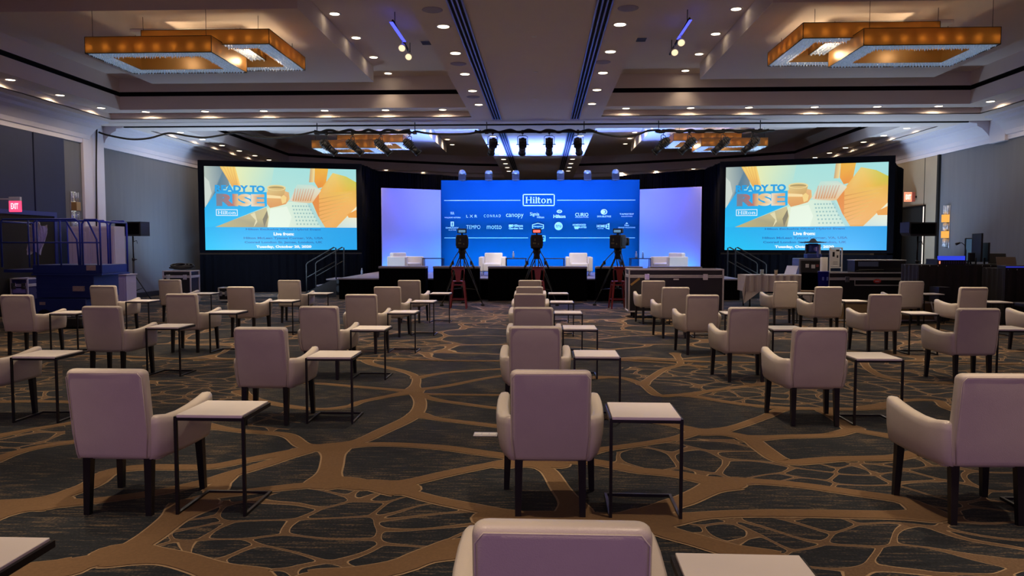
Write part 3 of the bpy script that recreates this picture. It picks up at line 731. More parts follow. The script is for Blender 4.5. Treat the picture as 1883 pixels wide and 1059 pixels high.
# ------------------------------------------------------------------ backdrop with printed marks
BY = 27.5; bx0, bx1 = at(811.5, 400, Y=BY).x, at(1175.5, 400, Y=BY).x; bz1 = at(993, 331, Y=BY).z; bz0 = SZ
BW, BH = bx1-bx0, bz1-bz0
P = Picture(BW, BH)
def bu(px): return (px-811.5)/364
def bv(py): return (py-331)/((450-(bz0-1.6)*1400/BY)-331)
for z_ in (0,):
    P.rect(0, 1, 0, 1, (0, 66, 112))
LW = (214, 232, 252)
P.hilton(bu(967), bu(1016), bv(361.5), bv(373.5), LW, True, .035)
for py in (368,):
    P.rect(bu(817), bu(958), bv(py-.45), bv(py+.45), LW, False); P.rect(bu(1025), bu(1168), bv(py-.45), bv(py+.45), LW, False)
for px0, px1 in ((817, 972), (1011, 1168)): P.rect(bu(px0), bu(px1), bv(436.5), bv(437.4), LW, False)
P.hilton(bu(981), bu(1002), bv(435), bv(441), LW, True, .03)
def bt(s, cx, w, cy, h, b=.01): P.text(s, bu(cx-w/2), bu(cx+w/2), bv(cy-h/2), bv(cy+h/2), LW, b)
bt('WA', 832, 7, 391.5, 5.5, .0); bt('WALDORF ASTORIA', 832.5, 30, 399.5, 2.4)
bt('L X R', 868, 20, 397, 5, -.005); bt('C O N R A D', 906, 31, 396.5, 5, -.005)
bt('canopy', 947.5, 32, 397, 8.5, -.005); bt('Signia', 984, 17, 394, 8); bt('Hilton', 995, 13, 399, 4)
P.ell(bu(1029.5), bv(388.5), bu(1034.5)-bu(1029.5), bv(391.5)-bv(388.5), LW, inner=.6); bt('h', 1029.5, 3, 388.5, 4); bt('Hilton', 1029.5, 22, 397.5, 6.2, .03)
bt('CURIO', 1070.5, 24, 394.5, 6.5); bt('COLLECTION', 1070.5, 24, 399.4, 1.6)
P.ell(bu(1111), bv(389.5), bu(1117)-bu(1111), bv(394.5)-bv(389.5), LW, inner=.72); P.ell(bu(1109.5), bv(389.5), bu(1113)-bu(1109), bv(392.5)-bv(389.5), LW); bt('DOUBLETREE', 1111.5, 25, 397.8, 3)
bt('TAPESTRY', 1152.5, 26, 393.6, 2.8); bt('COLLECTION', 1152.5, 20, 397.8, 1.8)
P.rect(bu(829), bu(835), bv(407), bv(416), LW); P.rect(bu(831.2), bu(832.8), bv(408.5), bv(414.5), (0, 66, 112)); bt('EMBASSY', 832, 24, 418.5, 2.6); bt('SUITES', 832, 14, 422.5, 1.8)
bt('TEMPO', 871, 26, 417, 7, -.005); bt('motto', 909.5, 27, 417, 7.5, -.002)
P.rect(bu(936.5), bu(943), bv(412.5), bv(417), LW); bt('Hilton', 953, 19, 414.5, 5, .03); bt('Garden Inn', 949.5, 26, 419.5, 3.6, .04)
P.poly([(bu(a), bv(b)) for a, b in ((979.5, 412.5), (990, 409.5), (1001, 412.5), (1001, 420), (990, 423), (979.5, 420))], LW); P.poly([(bu(a), bv(b)) for a, b in ((981, 413.5), (990, 411), (999.5, 413.5), (999.5, 419), (990, 421.7), (981, 419))], (0, 66, 112)); bt('Hampton', 990, 17, 416.3, 3.6, .03)
P.ell(bu(1028), bv(415.5), bu(1035.5)-bu(1028), bv(423)-bv(415.5), LW); P.text('tru', bu(1023), bu(1033), bv(412.5), bv(418), (0, 66, 112), .0)
bt('HOMEWOOD', 1066, 24, 413.2, 3.4, .03); bt('SUITES', 1072, 14, 417.6, 3.2, .03); P.poly([(bu(1056), bv(416)), (bu(1066), bv(416)), (bu(1064), bv(421)), (bu(1058), bv(421))], LW)
bt('HOME', 1105.5, 15, 415.5, 5, .04); P.poly([(bu(1114), bv(413)), (bu(1121), bv(410)), (bu(1121), bv(422)), (bu(1114), bv(419.5))], LW); P.text('2', bu(1115.5), bu(1119.5), bv(412.5), bv(419), (0, 66, 112), .04); bt('SUITES', 1105, 11, 420, 1.8)
P.poly([(bu(1150), bv(411.5)), (bu(1152.5), bv(408.5)), (bu(1155), bv(411.5))], LW); bt('Hilton', 1152.5, 8, 414, 3); bt('GRAND VACATIONS', 1152.5, 31, 418.2, 2.2)
me = P.mesh('printed_face'); me.materials.append(M_print)
t = thing('stage_backdrop', 'wide blue fabric stage backdrop printed with white hotel emblems', 'backdrop', ((bx0+bx1)/2, BY, 0))
o = bpy.data.objects.new('printed_face', me); C.objects.link(o); o.parent = t; o.location = (0, -.005, (bz0+bz1)/2)
m = MB(); m.box(-BW/2, BW/2, 0, .06, bz0, bz1, .005); m.build('frame', M_black, t)
# white wing panels
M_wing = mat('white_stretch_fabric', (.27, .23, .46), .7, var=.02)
for nm, (pxa, Ya), (pxb, Yb) in (('left', (702, 26.2), (811, 27.3)), ('right', (1176, 27.3), (1289, 26.1))):
    A = at(pxa, 400, Y=Ya); B = at(pxb, 400, Y=Yb); zt_ = 3.56
    rz = math.atan2(Yb-Ya, B.x-A.x); L = math.hypot(B.x-A.x, Yb-Ya)
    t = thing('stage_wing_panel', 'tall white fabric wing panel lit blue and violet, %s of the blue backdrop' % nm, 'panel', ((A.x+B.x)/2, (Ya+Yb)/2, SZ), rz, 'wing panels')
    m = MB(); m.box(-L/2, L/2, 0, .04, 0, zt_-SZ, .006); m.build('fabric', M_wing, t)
    m = MB()
    for s in (-1, 1): m.box(s*(L/2-.3)-.02, s*(L/2-.3)+.02, .04, .5, 0, .04); m.box(s*(L/2-.3)-.02, s*(L/2-.3)+.02, .04, .08, 0, zt_-SZ-.1)
    m.build('stand', M_black, t)

# ------------------------------------------------------------------ lounge furniture on stage
M_tub = mat('white_tub_leather', (.80, .78, .78), .4, var=.03, coat=.1)
def tub():
    t = thing('lounge_chair', 'x', 'armchair')
    m = MB(); m.softbox(-.29, .29, .38, .58, .14, .72, .04); m.build('backrest', M_tub, t)
    for s in (-1, 1): m = MB(); m.softbox(min(s*.29, s*.42), max(s*.29, s*.42), -.34, .56, .14, .60, .035); m.build('armrest', M_tub, t)
    m = MB(); m.softbox(-.288, .288, -.32, .40, .14, .40, .045); m.build('seat', M_tub, t)
    for x in (-.33, .33):
        for y in (-.26, .46): m = MB(); m.cyl((x, y, 0), (x, y, .145), .018, .022, 10); m.build('leg', M_chrome, t)
    return t
T0 = tub(); Tk = kids(T0)
for i, (px, Y, rz, lb) in enumerate(((750, 24.6, .9, 'far left, turned inward'), (906, 24.2, 0.0, 'left of the middle camera'), (1064.5, 24.2, 0.0, 'right of the middle camera'), (1226, 24.6, -.9, 'far right, turned inward'))):
    o = T0 if i == 0 else copy_tree(T0, Tk)
    o.location = (at(px, 470, Y=Y).x, Y, SZ); o.rotation_euler = (0, 0, rz); tag(o, 'white leather tub armchair on the stage, '+lb, None, 'tub armchairs on the stage')
def stage_table():
    t = thing('occasional_table', 'x', 'table')
    m = MB(); m.box(-.33, .33, -.2, .2, .53, .555, .004); m.build('tabletop', M_steel, t)
    for x in (-.31, .31):
        m = MB(); m.box(x-.012, x+.012, -.18, -.156, 0, .53); m.box(x-.012, x+.012, .156, .18, 0, .53); m.box(x-.012, x+.012, -.156, .156, 0, .02); m.build('leg', M_steel, t)
    return t
O0 = stage_table(); Ok = kids(O0)
for i, (px, Y, lb) in enumerate(((797, 24.4, 'between the two left tub armchairs'), (949, 24.3, 'right of the left middle tub armchair'), (1019, 24.3, 'left of the right middle tub armchair'), (1177, 24.4, 'between the two right tub armchairs'))):
    o = O0 if i == 0 else copy_tree(O0, Ok)
    o.location = (at(px, 470, Y=Y).x, Y, SZ); tag(o, 'slim dark metal occasional table '+lb, None, 'occasional tables on the stage')
M_glass = mat('clear_plastic', (.7, .78, .85), .1, var=.05)
M_glass.node_tree.nodes['Principled BSDF'].inputs['Transmission Weight'].default_value = .7
def bottle(px, Y, z, lb):
    t = thing('water_bottle', lb, 'bottle', (at(px, 470, Y=Y).x, Y, z), 0, 'water bottles')
    m = MB(); m.lathe([(.001, 0), (.032, .003), (.033, .12), (.028, .15), (.013, .18), (.013, .195), (.001, .195)], n=14); m.build('body', M_glass, t)
    m = MB(); m.cyl((0, 0, .195), (0, 0, .215), .014, n=12); m.build('cap', M_white, t)
bottle(1170, 24.35, SZ+.555, 'clear water bottle standing left on the right-hand stage table')
bottle(1182, 24.35, SZ+.555, 'clear water bottle standing right on the right-hand stage table')
bottle(944, 24.3, SZ+.555, 'clear water bottle on the table beside the left middle armchair')
bottle(665, 24.6, SZ, 'small water bottle standing on the bare left wing of the stage')

# ------------------------------------------------------------------ stage stairs
for nm, x0, s in (('left', at(600, 500, Y=23.2).x, 1), ('right', at(1371, 500, Y=23.2).x, -1)):
    t = thing('stage_stairs', 'black portable steps with twin handrails at the %s end of the stage' % nm, 'stairs', (x0, 23.0, 0), 0, 'stage steps')
    for k in range(3): m = MB(); m.box(min(0, s*.3)+s*(-.55+.3*k), max(0, s*.3)+s*(-.55+.3*k), 0, .95, .14+.19*k, .18+.19*k, .005); m.build('tread', M_deck, t)
    m = MB()
    for y in (.0, .95): m = MB(); m.prism([(s*-.58, 0), (s*.36, 0), (s*.36, .52), (s*.2, .52), (s*-.58, .14)], y-.015, y+.015); m.build('side_frame', M_black, t)
    for y in (.0, .95):
        m = MB(); m.tube([(s*-.55, y, .16), (s*-.55, y, 1.0), (s*-.50, y, 1.06), (s*.3, y, 1.52), (s*.36, y, 1.5), (s*.36, y, .55)], .02); m.tube([(s*-.55, y, .6), (s*.36, y, 1.10)], .014); m.build('handrail', M_rubber, t)
# ------------------------------------------------------------------ chandeliers
M_shade = bpy.data.materials.new('bronze_mesh_shade'); M_shade.use_nodes = True
_n = M_shade.node_tree.nodes; _l = M_shade.node_tree.links; _n.clear()
_o = _n.new('ShaderNodeOutputMaterial'); _mx = _n.new('ShaderNodeMixShader'); _mx.inputs[0].default_value = .38
_d = _n.new('ShaderNodeBsdfPrincipled'); _d.inputs['Base Color'].default_value = (.10, .058, .02, 1); _d.inputs['Metallic'].default_value = .4; _d.inputs['Roughness'].default_value = .4
_t = _n.new('ShaderNodeBsdfTranslucent'); _t.inputs[0].default_value = (.70, .32, .07, 1)
_w = _n.new('ShaderNodeTexWave'); _w.inputs['Scale'].default_value = 60; _tc2 = _n.new('ShaderNodeTexCoord'); _l.new(_tc2.outputs['Object'], _w.inputs[0])
_bp = _n.new('ShaderNodeBump'); _bp.inputs['Strength'].default_value = .1; _l.new(_w.outputs[1], _bp.inputs['Height']); _l.new(_bp.outputs[0], _d.inputs['Normal'])
_l.new(_d.outputs[0], _mx.inputs[1]); _l.new(_t.outputs[0], _mx.inputs[2]); _l.new(_mx.outputs[0], _o.inputs[0])
M_crys = mat('crystal_strands', (.7, .8, .9), .15, metal=.6, var=.5, scale=45, bump=1.0, bscale=70, emit=(.5, .72, 1.0), es=.16)  # faint glow put in for the blue-white light the crystals catch
M_bulb = emis('chandelier_bulb', (1.0, .62, .25), 22)
def chandelier(x0, y0, sx, label, copy=None):
    """two interlocked rectangular frames; sx mirrors the fixture"""
    if copy:
        t = copy_tree(copy[0], copy[1]); t.location = (x0, y0, 0); t['label'] = label; return t
    t = thing('chandelier', label, 'chandelier', (x0, y0, 0), 0, 'ballroom chandeliers')
    frames = ((-1.05, 1.05, 0, 1.48, 4.72, 4.985), (-.33, 1.85, .42, 2.36, 4.95, 5.20), (-.25, 1.2, 1.2, 2.7, 5.08, 5.28))
    for fi, (xa, xb, ya, yb, z0, z1) in enumerate(frames):
        w_ = .30; ps = [(xa, ya), (xb, ya), (xb, yb), (xa, yb)]; qs = [(xa+w_, ya+w_), (xb-w_, ya+w_), (xb-w_, yb-w_), (xa+w_, yb-w_)]
        m = MB()
        for loop in (ps, qs):
            for i in range(4):
                a, b = loop[i], loop[(i+1) % 4]
                m.quad((sx*a[0], a[1], z0), (sx*b[0], b[1], z0), (sx*b[0], b[1], z1), (sx*a[0], a[1], z1))
        sh = m.build('shade', M_shade, t)
        m = MB()
        for i in range(4):
            a, b, c, d = ps[i], ps[(i+1) % 4], qs[(i+1) % 4], qs[i]
            m.quad((sx*a[0], a[1], z0+.012), (sx*b[0], b[1], z0+.012), (sx*c[0], c[1], z0+.012), (sx*d[0], d[1], z0+.012))
        # hanging prisms in rows on the underside
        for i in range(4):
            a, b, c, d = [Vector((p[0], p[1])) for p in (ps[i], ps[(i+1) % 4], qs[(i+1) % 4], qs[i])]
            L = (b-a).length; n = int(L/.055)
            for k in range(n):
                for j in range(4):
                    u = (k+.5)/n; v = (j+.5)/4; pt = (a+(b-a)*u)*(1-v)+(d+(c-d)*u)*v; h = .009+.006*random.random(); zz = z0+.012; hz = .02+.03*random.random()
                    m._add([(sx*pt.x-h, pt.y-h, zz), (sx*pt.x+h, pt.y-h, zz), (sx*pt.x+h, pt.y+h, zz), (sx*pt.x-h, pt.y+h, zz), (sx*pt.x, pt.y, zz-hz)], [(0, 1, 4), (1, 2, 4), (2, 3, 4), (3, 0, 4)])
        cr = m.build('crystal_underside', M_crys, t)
        m = MB()
        for i in range(4):
            for (z) in (z0, z1): m.tube([(sx*ps[i][0], ps[i][1], z), (sx*ps[(i+1) % 4][0], ps[(i+1) % 4][1], z)], .006, 4)
            m.tube([(sx*ps[i][0], ps[i][1], z0), (sx*ps[i][0], ps[i][1], z1)], .006, 4)
        m.build('metal_edge', M_steel, sh)
        # bulbs inside the box section, closer to the lower edge
        m = MB()
        mid = [(p[0]*.8+q[0]*.2, p[1]*.8+q[1]*.2) for p, q in zip(ps, qs)]
        for i in range(4):
            a, b = mid[i], mid[(i+1) % 4]; L = math.dist(a, b); n = max(int(L/.27), 3)
            for k in range(n):
                u = (k+.0)/n; x, y = a[0]+(b[0]-a[0])*u, a[1]+(b[1]-a[1])*u
                m.lathe([(.001, -.018), (.012, -.012), (.016, 0), (.012, .012), (.001, .018)], c=(sx*x, y, z0+.10), n=8)
        m.build('bulbs', M_bulb, t)['kind'] = 'stuff'
        m = MB()
        for p in ps: m.cyl((sx*(p[0]*.9), p[1]*.9+.05, z1-.02), (sx*(p[0]*.9), p[1]*.9+.05, ZC), .004, n=5)
        m.build('suspension_cable', M_steel, t)
    m = MB(); m.box(min(sx*-.9, sx*1.0), max(sx*-.9, sx*1.0), 1.1, 2.9, ZC-.06, ZC-.001, .01); m.build('canopy', M_white, t)
    for lx, ly in ((.0, .74), (1.2, 1.35)):
        l = bpy.data.lights.new('chandelier_lamp', 'POINT'); l.energy = 18; l.color = (1, .7, .4); l.shadow_soft_size = .05; lo = bpy.data.objects.new('chandelier_lamp', l); C.objects.link(lo); lo.parent = t; lo.location = (sx*lx, ly, 4.9)
    spot('chandelier_downlight', (0, 0, 0), (0, 0, -1), 520, (1.0, .76, .52), 84, 1, .1, parent=t).location = (sx*.5, 1.2, 4.66)
    return t
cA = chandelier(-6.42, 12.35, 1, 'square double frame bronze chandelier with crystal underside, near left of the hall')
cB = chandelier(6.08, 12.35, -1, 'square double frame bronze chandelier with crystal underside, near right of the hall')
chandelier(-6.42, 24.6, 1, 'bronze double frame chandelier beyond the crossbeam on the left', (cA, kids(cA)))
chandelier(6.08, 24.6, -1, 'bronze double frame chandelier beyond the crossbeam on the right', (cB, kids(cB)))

# ------------------------------------------------------------------ small ceiling fittings
M_grille = mat('speaker_grille', (.34, .31, .42), .6, var=.2, scale=120)
for px, py, lb in ((795, 18, 'nearest left of the central strip'), (843, 117, 'second left of the central strip'), (870, 178, 'farthest left of the central strip'), (1155, 15, 'nearest right of the central strip'), (1108, 114, 'second right of the central strip')):
    p = at(px, py, z=ZS); t = thing('ceiling_speaker', 'round flush ceiling speaker grille, '+lb, 'speaker', (p.x, p.y, ZS), 0, 'flush ceiling speakers')
    m = MB(); m.lathe([(.001, -.008), (.13, -.010), (.145, -.004), (.145, -.001), (.001, -.001)], n=28); m.build('grille', M_grille, t)
for px, py, lb in ((785, 78, 'left'), (1178, 72, 'right')):
    p = at(px, py, z=ZH); t = thing('air_vent', 'small rectangular slatted air vent in the %s high ceiling' % lb, 'vent', (p.x, p.y, ZH), 0, 'ceiling air vents')
    m = MB(); m.box(-.13, .13, -.17, .17, -.012, -.001); m.build('frame', M_ceil, t)
    for i in range(5): m = MB(); m.box(-.11, .11, -.14+.06*i, -.10+.06*i, -.016, -.012); m.build('slat', M_black, t)
for i, (px, py) in enumerate(((1069, 66), (1069, 132), (1069, 181))):
    px = (982, 985, 983)[i]; p = at(px, (67, 132, 181)[i], z=ZS)
    t = thing('sprinkler_head', 'tiny white sprinkler cap in the central ceiling strip, %s from the camera' % ORD[i], 'sprinkler', (p.x, p.y, ZS), 0, 'ceiling sprinkler caps')
    m = MB(); m.lathe([(.001, -.012), (.03, -.010), (.045, -.003), (.045, -.001), (.001, -.001)], n=16); m.build('cap', M_white, t)
M_led = emis('blue_led', (.06, .07, 1.0), 3)
for nm, pa, pb, heads in (('left', (722, 38), (757, 105), ((740, 88), (752, 104))), ('right', (1268, 34), (1232, 100), ((1252, 78), (1240, 96)))):
    a, b = at(*pa, z=5.55), at(*pb, z=5.55)
    t = thing('track_light', 'short ceiling track with round spot heads and a blue glow in the %s high ceiling' % nm, 'track light', (a.x, a.y, 0), 0, 'ceiling track lights')
    d = b-a
    m = MB(); m.tube([(0, 0, 5.55), (d.x, d.y, 5.55)], .022, 6); m.build('track', M_black, t)
    m = MB(); m.box(min(0, d.x*.5)-.004, max(0, d.x*.5)+.004, 0, d.y*.5, 5.522, 5.53); m.build('blue_strip', M_led, t)
    for k in (.1, .9): m = MB(); m.cyl((d.x*k, d.y*k, 5.55), (d.x*k, d.y*k, ZH), .008, n=6); m.build('stem', M_black, t)
    for h in heads:
        q = at(*h, z=5.38)-a; q.z = 5.38
        m = MB(); m.cyl((q.x, q.y, 5.53), (q.x, q.y, 5.42), .01, n=6); m.cyl((q.x, q.y-.05, 5.36), (q.x, q.y+.07, 5.44), .075, .045, 16); hd = m.build('spot_head', M_white, t)
        m = MB(); m.cyl((q.x, q.y-.056, 5.356), (q.x, q.y-.052, 5.359), .062, n=16); m.build('lens', emis('track_lens', (1, .75, .45), 1.5), hd)

# ------------------------------------------------------------------ lighting pipes with lamps hanging from the crossbeam
TY = 20.35; TZ = at(900, 243, Y=TY).z
def cable(label, pxs, r=.022, name='power_cable'):
    m = MB(); pts = [at(px, py, Y=Y) for px, py, Y in pxs]; out = []
    for i in range(len(pts)-1):
        p0, p1, p2, p3 = pts[max(i-1, 0)], pts[i], pts[i+1], pts[min(i+2, len(pts)-1)]
        for k in range(6):
            u = k/6; out.append(.5*((2*p1)+(-p0+p2)*u+(2*p0-5*p1+4*p2-p3)*u*u+(-p0+3*p1-3*p2+p3)*u**3))
    out.append(pts[-1]); m.tube(out, r, 7)
    return tag(m.build(name, M_rubber), label, 'cable')
pipes = (('left', 578, 765, (583, 763)), ('central', 873, 1098, (895, 1074)), ('right', 1205, 1424, (1211, 1398)))
for nm, pa, pb, hs in pipes:
    xa, xb = at(pa, 243, Y=TY).x, at(pb, 243, Y=TY).x
    t = thing('lighting_pipe', 'black %s lighting pipe hung below the ceiling crossbeam' % nm, 'pipe', ((xa+xb)/2, TY, TZ), 0, 'lighting pipes')
    h = (xb-xa)/2; m = MB(); m.tube([(-h, 0, 0), (h, 0, 0)], .03, 10); m.build('pipe', M_black, t)
    for hp in hs:
        x = at(hp, 243, Y=TY).x-(xa+xb)/2; m = MB(); m.cyl((x, 0, 0), (x, 0, ZS-TZ), .012, n=8); m.box(x-.05, x+.05, -.045, .045, -.045, .045, .01); m.build('hanger', M_black, t)
    pts = []
    k = 0; x = pa
    while x < pb: pts.append((x, 241+2.2*math.sin(k*1.9), TY-.05)); x += 11; k += 1
    cable('bundled black cable running along the %s lighting pipe' % nm, pts, .035)
m = MB()
cable('black cable swagged under the crossbeam from the wall pocket to the left pipe', [(181, 243, 20.2), (200, 249, 20.3), (240, 256, 20.3), (275, 254, 20.3), (310, 245, 20.3), (345, 250, 20.3), (375, 253, 20.3), (405, 249, 20.3), (436, 244, 20.3), (470, 251, 20.3), (510, 253, 20.3), (550, 248, 20.3), (583, 241, 20.3)], .026)
cable('black cable swagged between the left and central lighting pipes', [(763, 241, 20.3), (785, 245, 20.3), (820, 247, 20.3), (860, 246, 20.3), (885, 241, 20.3)], .028)
cable('black cable swagged between the central and right lighting pipes', [(1088, 241, 20.3), (1110, 247, 20.3), (1140, 251, 20.3), (1170, 248, 20.3), (1190, 241, 20.3), (1210, 239, 20.3)], .028)
cable('black cable dropping down the left airwall pocket to the floor', [(178, 234, 20.2), (177, 300, 20.2), (177.5, 400, 20.2), (179, 500, 20.2), (180, 560, 20.2)], .02)
M_face = mat('lamp_lens_glass', (.02, .02, .03), .1)
def stage_lamp(px, py, aim, label, first=[None]):
    x = at(px, 243, Y=TY).x
    if first[0] is None:
        t = thing('stage_lamp', label, 'stage lamp', (x, TY, TZ), 0, 'black stage lamps on the pipes')
        m = MB(); m.box(-.03, .03, -.035, .035, -.05, .05, .006); m.cyl((0, 0, -.05), (0, 0, -.10), .01, n=8)
        m.tube([(-.13, 0, -.33), (-.13, 0, -.13), (-.08, 0, -.10), (.08, 0, -.10), (.13, 0, -.13), (.13, 0, -.33)], .009, 6)
        m.cyl((-.17, 0, -.33), (.17, 0, -.33), .012, n=8); m.build('yoke', M_black, t)
        m = MB(); M = Matrix.Translation((0, 0, -.33)) @ Euler((math.radians(-38), 0, 0)).to_matrix().to_4x4()
        for a, b, r0, r1 in ((-.20, -.14, .06, .085), (-.14, .06, .095, .095), (.06, .12, .10, .085), (.12, .30, .085, .085), (.30, .34, .10, .10)):
            m.cyl((0, a, 0), (0, b, 0), r0, r1, 14, M=M)
        for k in range(4): m.box(-.10, .10, -.13+.045*k, -.115+.045*k, -.10, .10, M=M)
        b = m.build('barrel', M_black, t); m = MB(); m.cyl((0, .335, 0), (0, .343, 0), .078, n=14, M=M); m.build('lens', M_face, b)
        first[0] = t; first.append(kids(t)); tt = t
    else:
        tt = copy_tree(first[0], first[1]); tt.location = (x, TY, TZ); tt['label'] = label
    tt.rotation_euler = (0, 0, math.radians(aim))
    return tt
for nm, xs, aim in (('left', (600, 648, 700, 753), -62), ('central', (906, 961, 1010, 1063), 0), ('right', (1220, 1268, 1330, 1385), 60)):
    for i, px in enumerate(xs):
        a = aim if aim else (14, 5, 0, -10)[i]
        stage_lamp(px, 270, a*.9 if aim else a, 'black stage lamp, %s from the left on the %s lighting pipe' % (ORD[i], nm))
        if nm == 'central':
            x = at(px, 243, Y=TY).x
            spot('stage_key', (x, TY+.3, TZ-.6), (x*1.1-.1, 24.3, 1.2), 330, (1, .9, .82), 24, .5)
# small moving lights on the rail above the backdrop
M_dome = mat('smoked_dome', (.30, .36, .45), .15, metal=.3)
zr = bz1+.02
for i, px in enumerate((849, 898, 948, 1031, 1081, 1133)):
    x = at(px, 325, Y=27.1).x; big = i in (0, 5)
    t = thing('rail_spotlight', 'small domed spotlight on the rail above the blue backdrop, %s from the left' % ORD[i], 'spotlight', (x, 27.3, zr), 0, 'domed spotlights above the backdrop')
    m = MB(); m.softbox(-.13, .13, -.14, .12, -.05, .17, .02); m.build('housing', M_black, t)
    m = MB(); m.lathe([(.13, .17), (.135, .22), (.11, .29), (.06, .33 if big else .30), (.001, .345 if big else .31)], n=16); m.build('dome', M_dome, t)
    m = MB(); m.box(-.02, .02, -.02, .2, -.06, -.02); m.build('bracket', M_black, t)

# ------------------------------------------------------------------ television cameras on tripods
M_redled = emis('tally_light', (1, .1, .08), 2.5); M_disp = emis('viewfinder_glow', (.25, .5, .8), .6)
def tv_camera(px, Y, label, turn=0, red=False, mono=0):
    x = at(px, 470, Y=Y).x
    t = thing('television_camera', label, 'camera', (x, Y, 0), math.radians(turn), 'television cameras on tripods')
    m = MB(); m.softbox(-.15, .15, -.30, .28, 1.50, 1.86, .03); m.box(-.165, -.15, -.22, .12, 1.56, 1.8, .01); m.box(.15, .165, -.22, .12, 1.56, 1.8, .01); body = m.build('camera_body', M_black, t)
    m = MB(); m.box(-.10, -.02, -.306, -.30, 1.62, 1.66); m.box(.03, .06, -.306, -.30, 1.60, 1.64); m.box(-.09, .04, -.306, -.30, 1.56, 1.565); m.box(-.06, -.03, -.306, -.3, 1.7, 1.76); m.build('label_plate', mat('olive_marking', (.15, .14, .06), .6), body)
    m = MB(); m.cyl((0, .28, 1.68), (0, .62, 1.68), .10, .12, 18); m.box(-.14, .14, .60, .72, 1.58, 1.79, .02); m.build('lens', M_black, t)
    m = MB(); m.box(-.12+mono, .12+mono, -.30, -.12, 1.90, 2.02, .015); m.cyl((mono, -.2, 1.84), (mono, -.2, 1.92), .02, n=8); vf = m.build('viewfinder', M_black, t)
    m = MB(); m.box(-.09+mono, .09+mono, -.306, -.301, 1.92, 1.985); m.build('screen', M_redled if red else M_disp, vf)
    m = MB(); m.tube([(0, -.1, 1.86), (0, -.05, 1.97), (0, .2, 1.97), (0, .24, 1.86)], .014, 6); m.build('carry_handle', M_black, t)
    m = MB(); m.lathe([(.07, 1.22), (.09, 1.26), (.075, 1.34), (.10, 1.40), (.10, 1.50), (.001, 1.50)], n=16); m.build('fluid_head', M_black, t)
    for s in (-1, 1):
        m = MB(); m.tube([(s*.09, -.05, 1.43), (s*.22, -.35, 1.22), (s*.28, -.5, 1.08)], .012, 6); m.cyl((s*.26, -.46, 1.12), (s*.31, -.56, 1.0), .03, .024, 8); m.box(s*.24-.03, s*.24+.03, -.48, -.42, 1.08, 1.18, .01); m.build('pan_bar', M_black, t)
    for k in range(3):
        a = math.radians(90+120*k); fx, fy = .62*math.cos(a), .62*math.sin(a); nx, ny = -math.sin(a)*.05, math.cos(a)*.05
        m = MB()
        for s in (-1, 1): m.tube([(.07*math.cos(a)+s*nx, .07*math.sin(a)+s*ny, 1.24), (fx*.72+s*nx*.7, fy*.72+s*ny*.7, .42)], .014, 6)
        m.tube([(fx*.5, fy*.5, .68), (fx, fy, .04)], .014, 6)
        lg = m.build('leg', M_black, t); m = MB(); m.lathe([(.001, 0), (.05, .004), (.05, .03), (.03, .06), (.001, .06)], c=(fx, fy, 0), n=12); m.build('rubber_foot', M_rubber, lg)
    m = MB()
    for k in range(3):
        a = math.radians(90+120*k); m.tube([(0, 0, .45), (.62*.7*math.cos(a), .62*.7*math.sin(a), .42)], .01, 5)
    m.cyl((0, 0, .42), (0, 0, .52), .03, n=8); m.build('spreader', M_black, t)
tv_camera(850, 20.15, 'black television camera on tripod, left of three before the stage', 5)
tv_camera(987, 20.2, 'black television camera on tripod, middle of three, with red tally light', 0, True)
tv_camera(1136, 20.2, 'black television camera on tripod, right of three before the stage', -20, False, .06)

# ------------------------------------------------------------------ red metal bar stools
M_red = mat('red_painted_metal', (.20, .018, .015), .4, metal=.2, var=.1, coat=.2)
def stool():
    t = thing('bar_stool', 'x', 'stool')
    m = MB(); m.softbox(-.155, .155, -.155, .155, .665, .695, .012); m.build('seat', M_red, t)
    for sx in (-1, 1):
        for sy in (-1, 1):
            m = MB(); rings = []
            for z, h, o in ((.67, .026, .135), (.35, .022, .17), (0, .018, .205)):
                rings.append([(sx*o+a*h, sy*o+b*h*.7, z) for a, b in ((-1, -1), (1, -1), (1, 1), (-1, 1))])
            m.loft(rings, smooth=False); m.build('leg', M_red, t)
    m = MB()
    for z, o in ((.22, .183), (.58, .148)):
        m.box(-o, o, -o-.006, -o+.006, z, z+.025); m.box(-o, o, o-.006, o+.006, z, z+.025); m.box(-o-.006, -o+.006, -o, o, z, z+.025); m.box(o-.006, o+.006, -o, o, z, z+.025)
    m.build('footrest', M_red, t)
    m = MB(); m.tube([(-.14, -.14, .69), (-.155, -.155, .95), (-.13, -.16, 1.04), (.13, -.16, 1.04), (.155, -.155, .95), (.14, -.14, .69)], .014, 8)
    m.prism([(-.05, .69), (.05, .69), (.075, .9), (.10, 1.03), (-.10, 1.03), (-.075, .9)], -.158, -.15); m.box(-.145, .145, -.16, -.15, .97, 1.04, .003); m.build('backrest', M_red, t)
    return t
S0 = stool(); Sk = kids(S0)
for i, (px, Y, rz, lb) in enumerate(((843, 19.1, .05, 'behind the left television camera'), (989, 19.2, 0, 'behind the middle television camera'), (1137, 19.2, .1, 'behind the right television camera'))):
    o = S0 if i == 0 else copy_tree(S0, Sk); o.location = (at(px, 520, Y=Y).x, Y, 0); o.rotation_euler = (0, 0, rz)
    tag(o, 'dark red metal bar stool with splat back, '+lb, None, 'red bar stools')

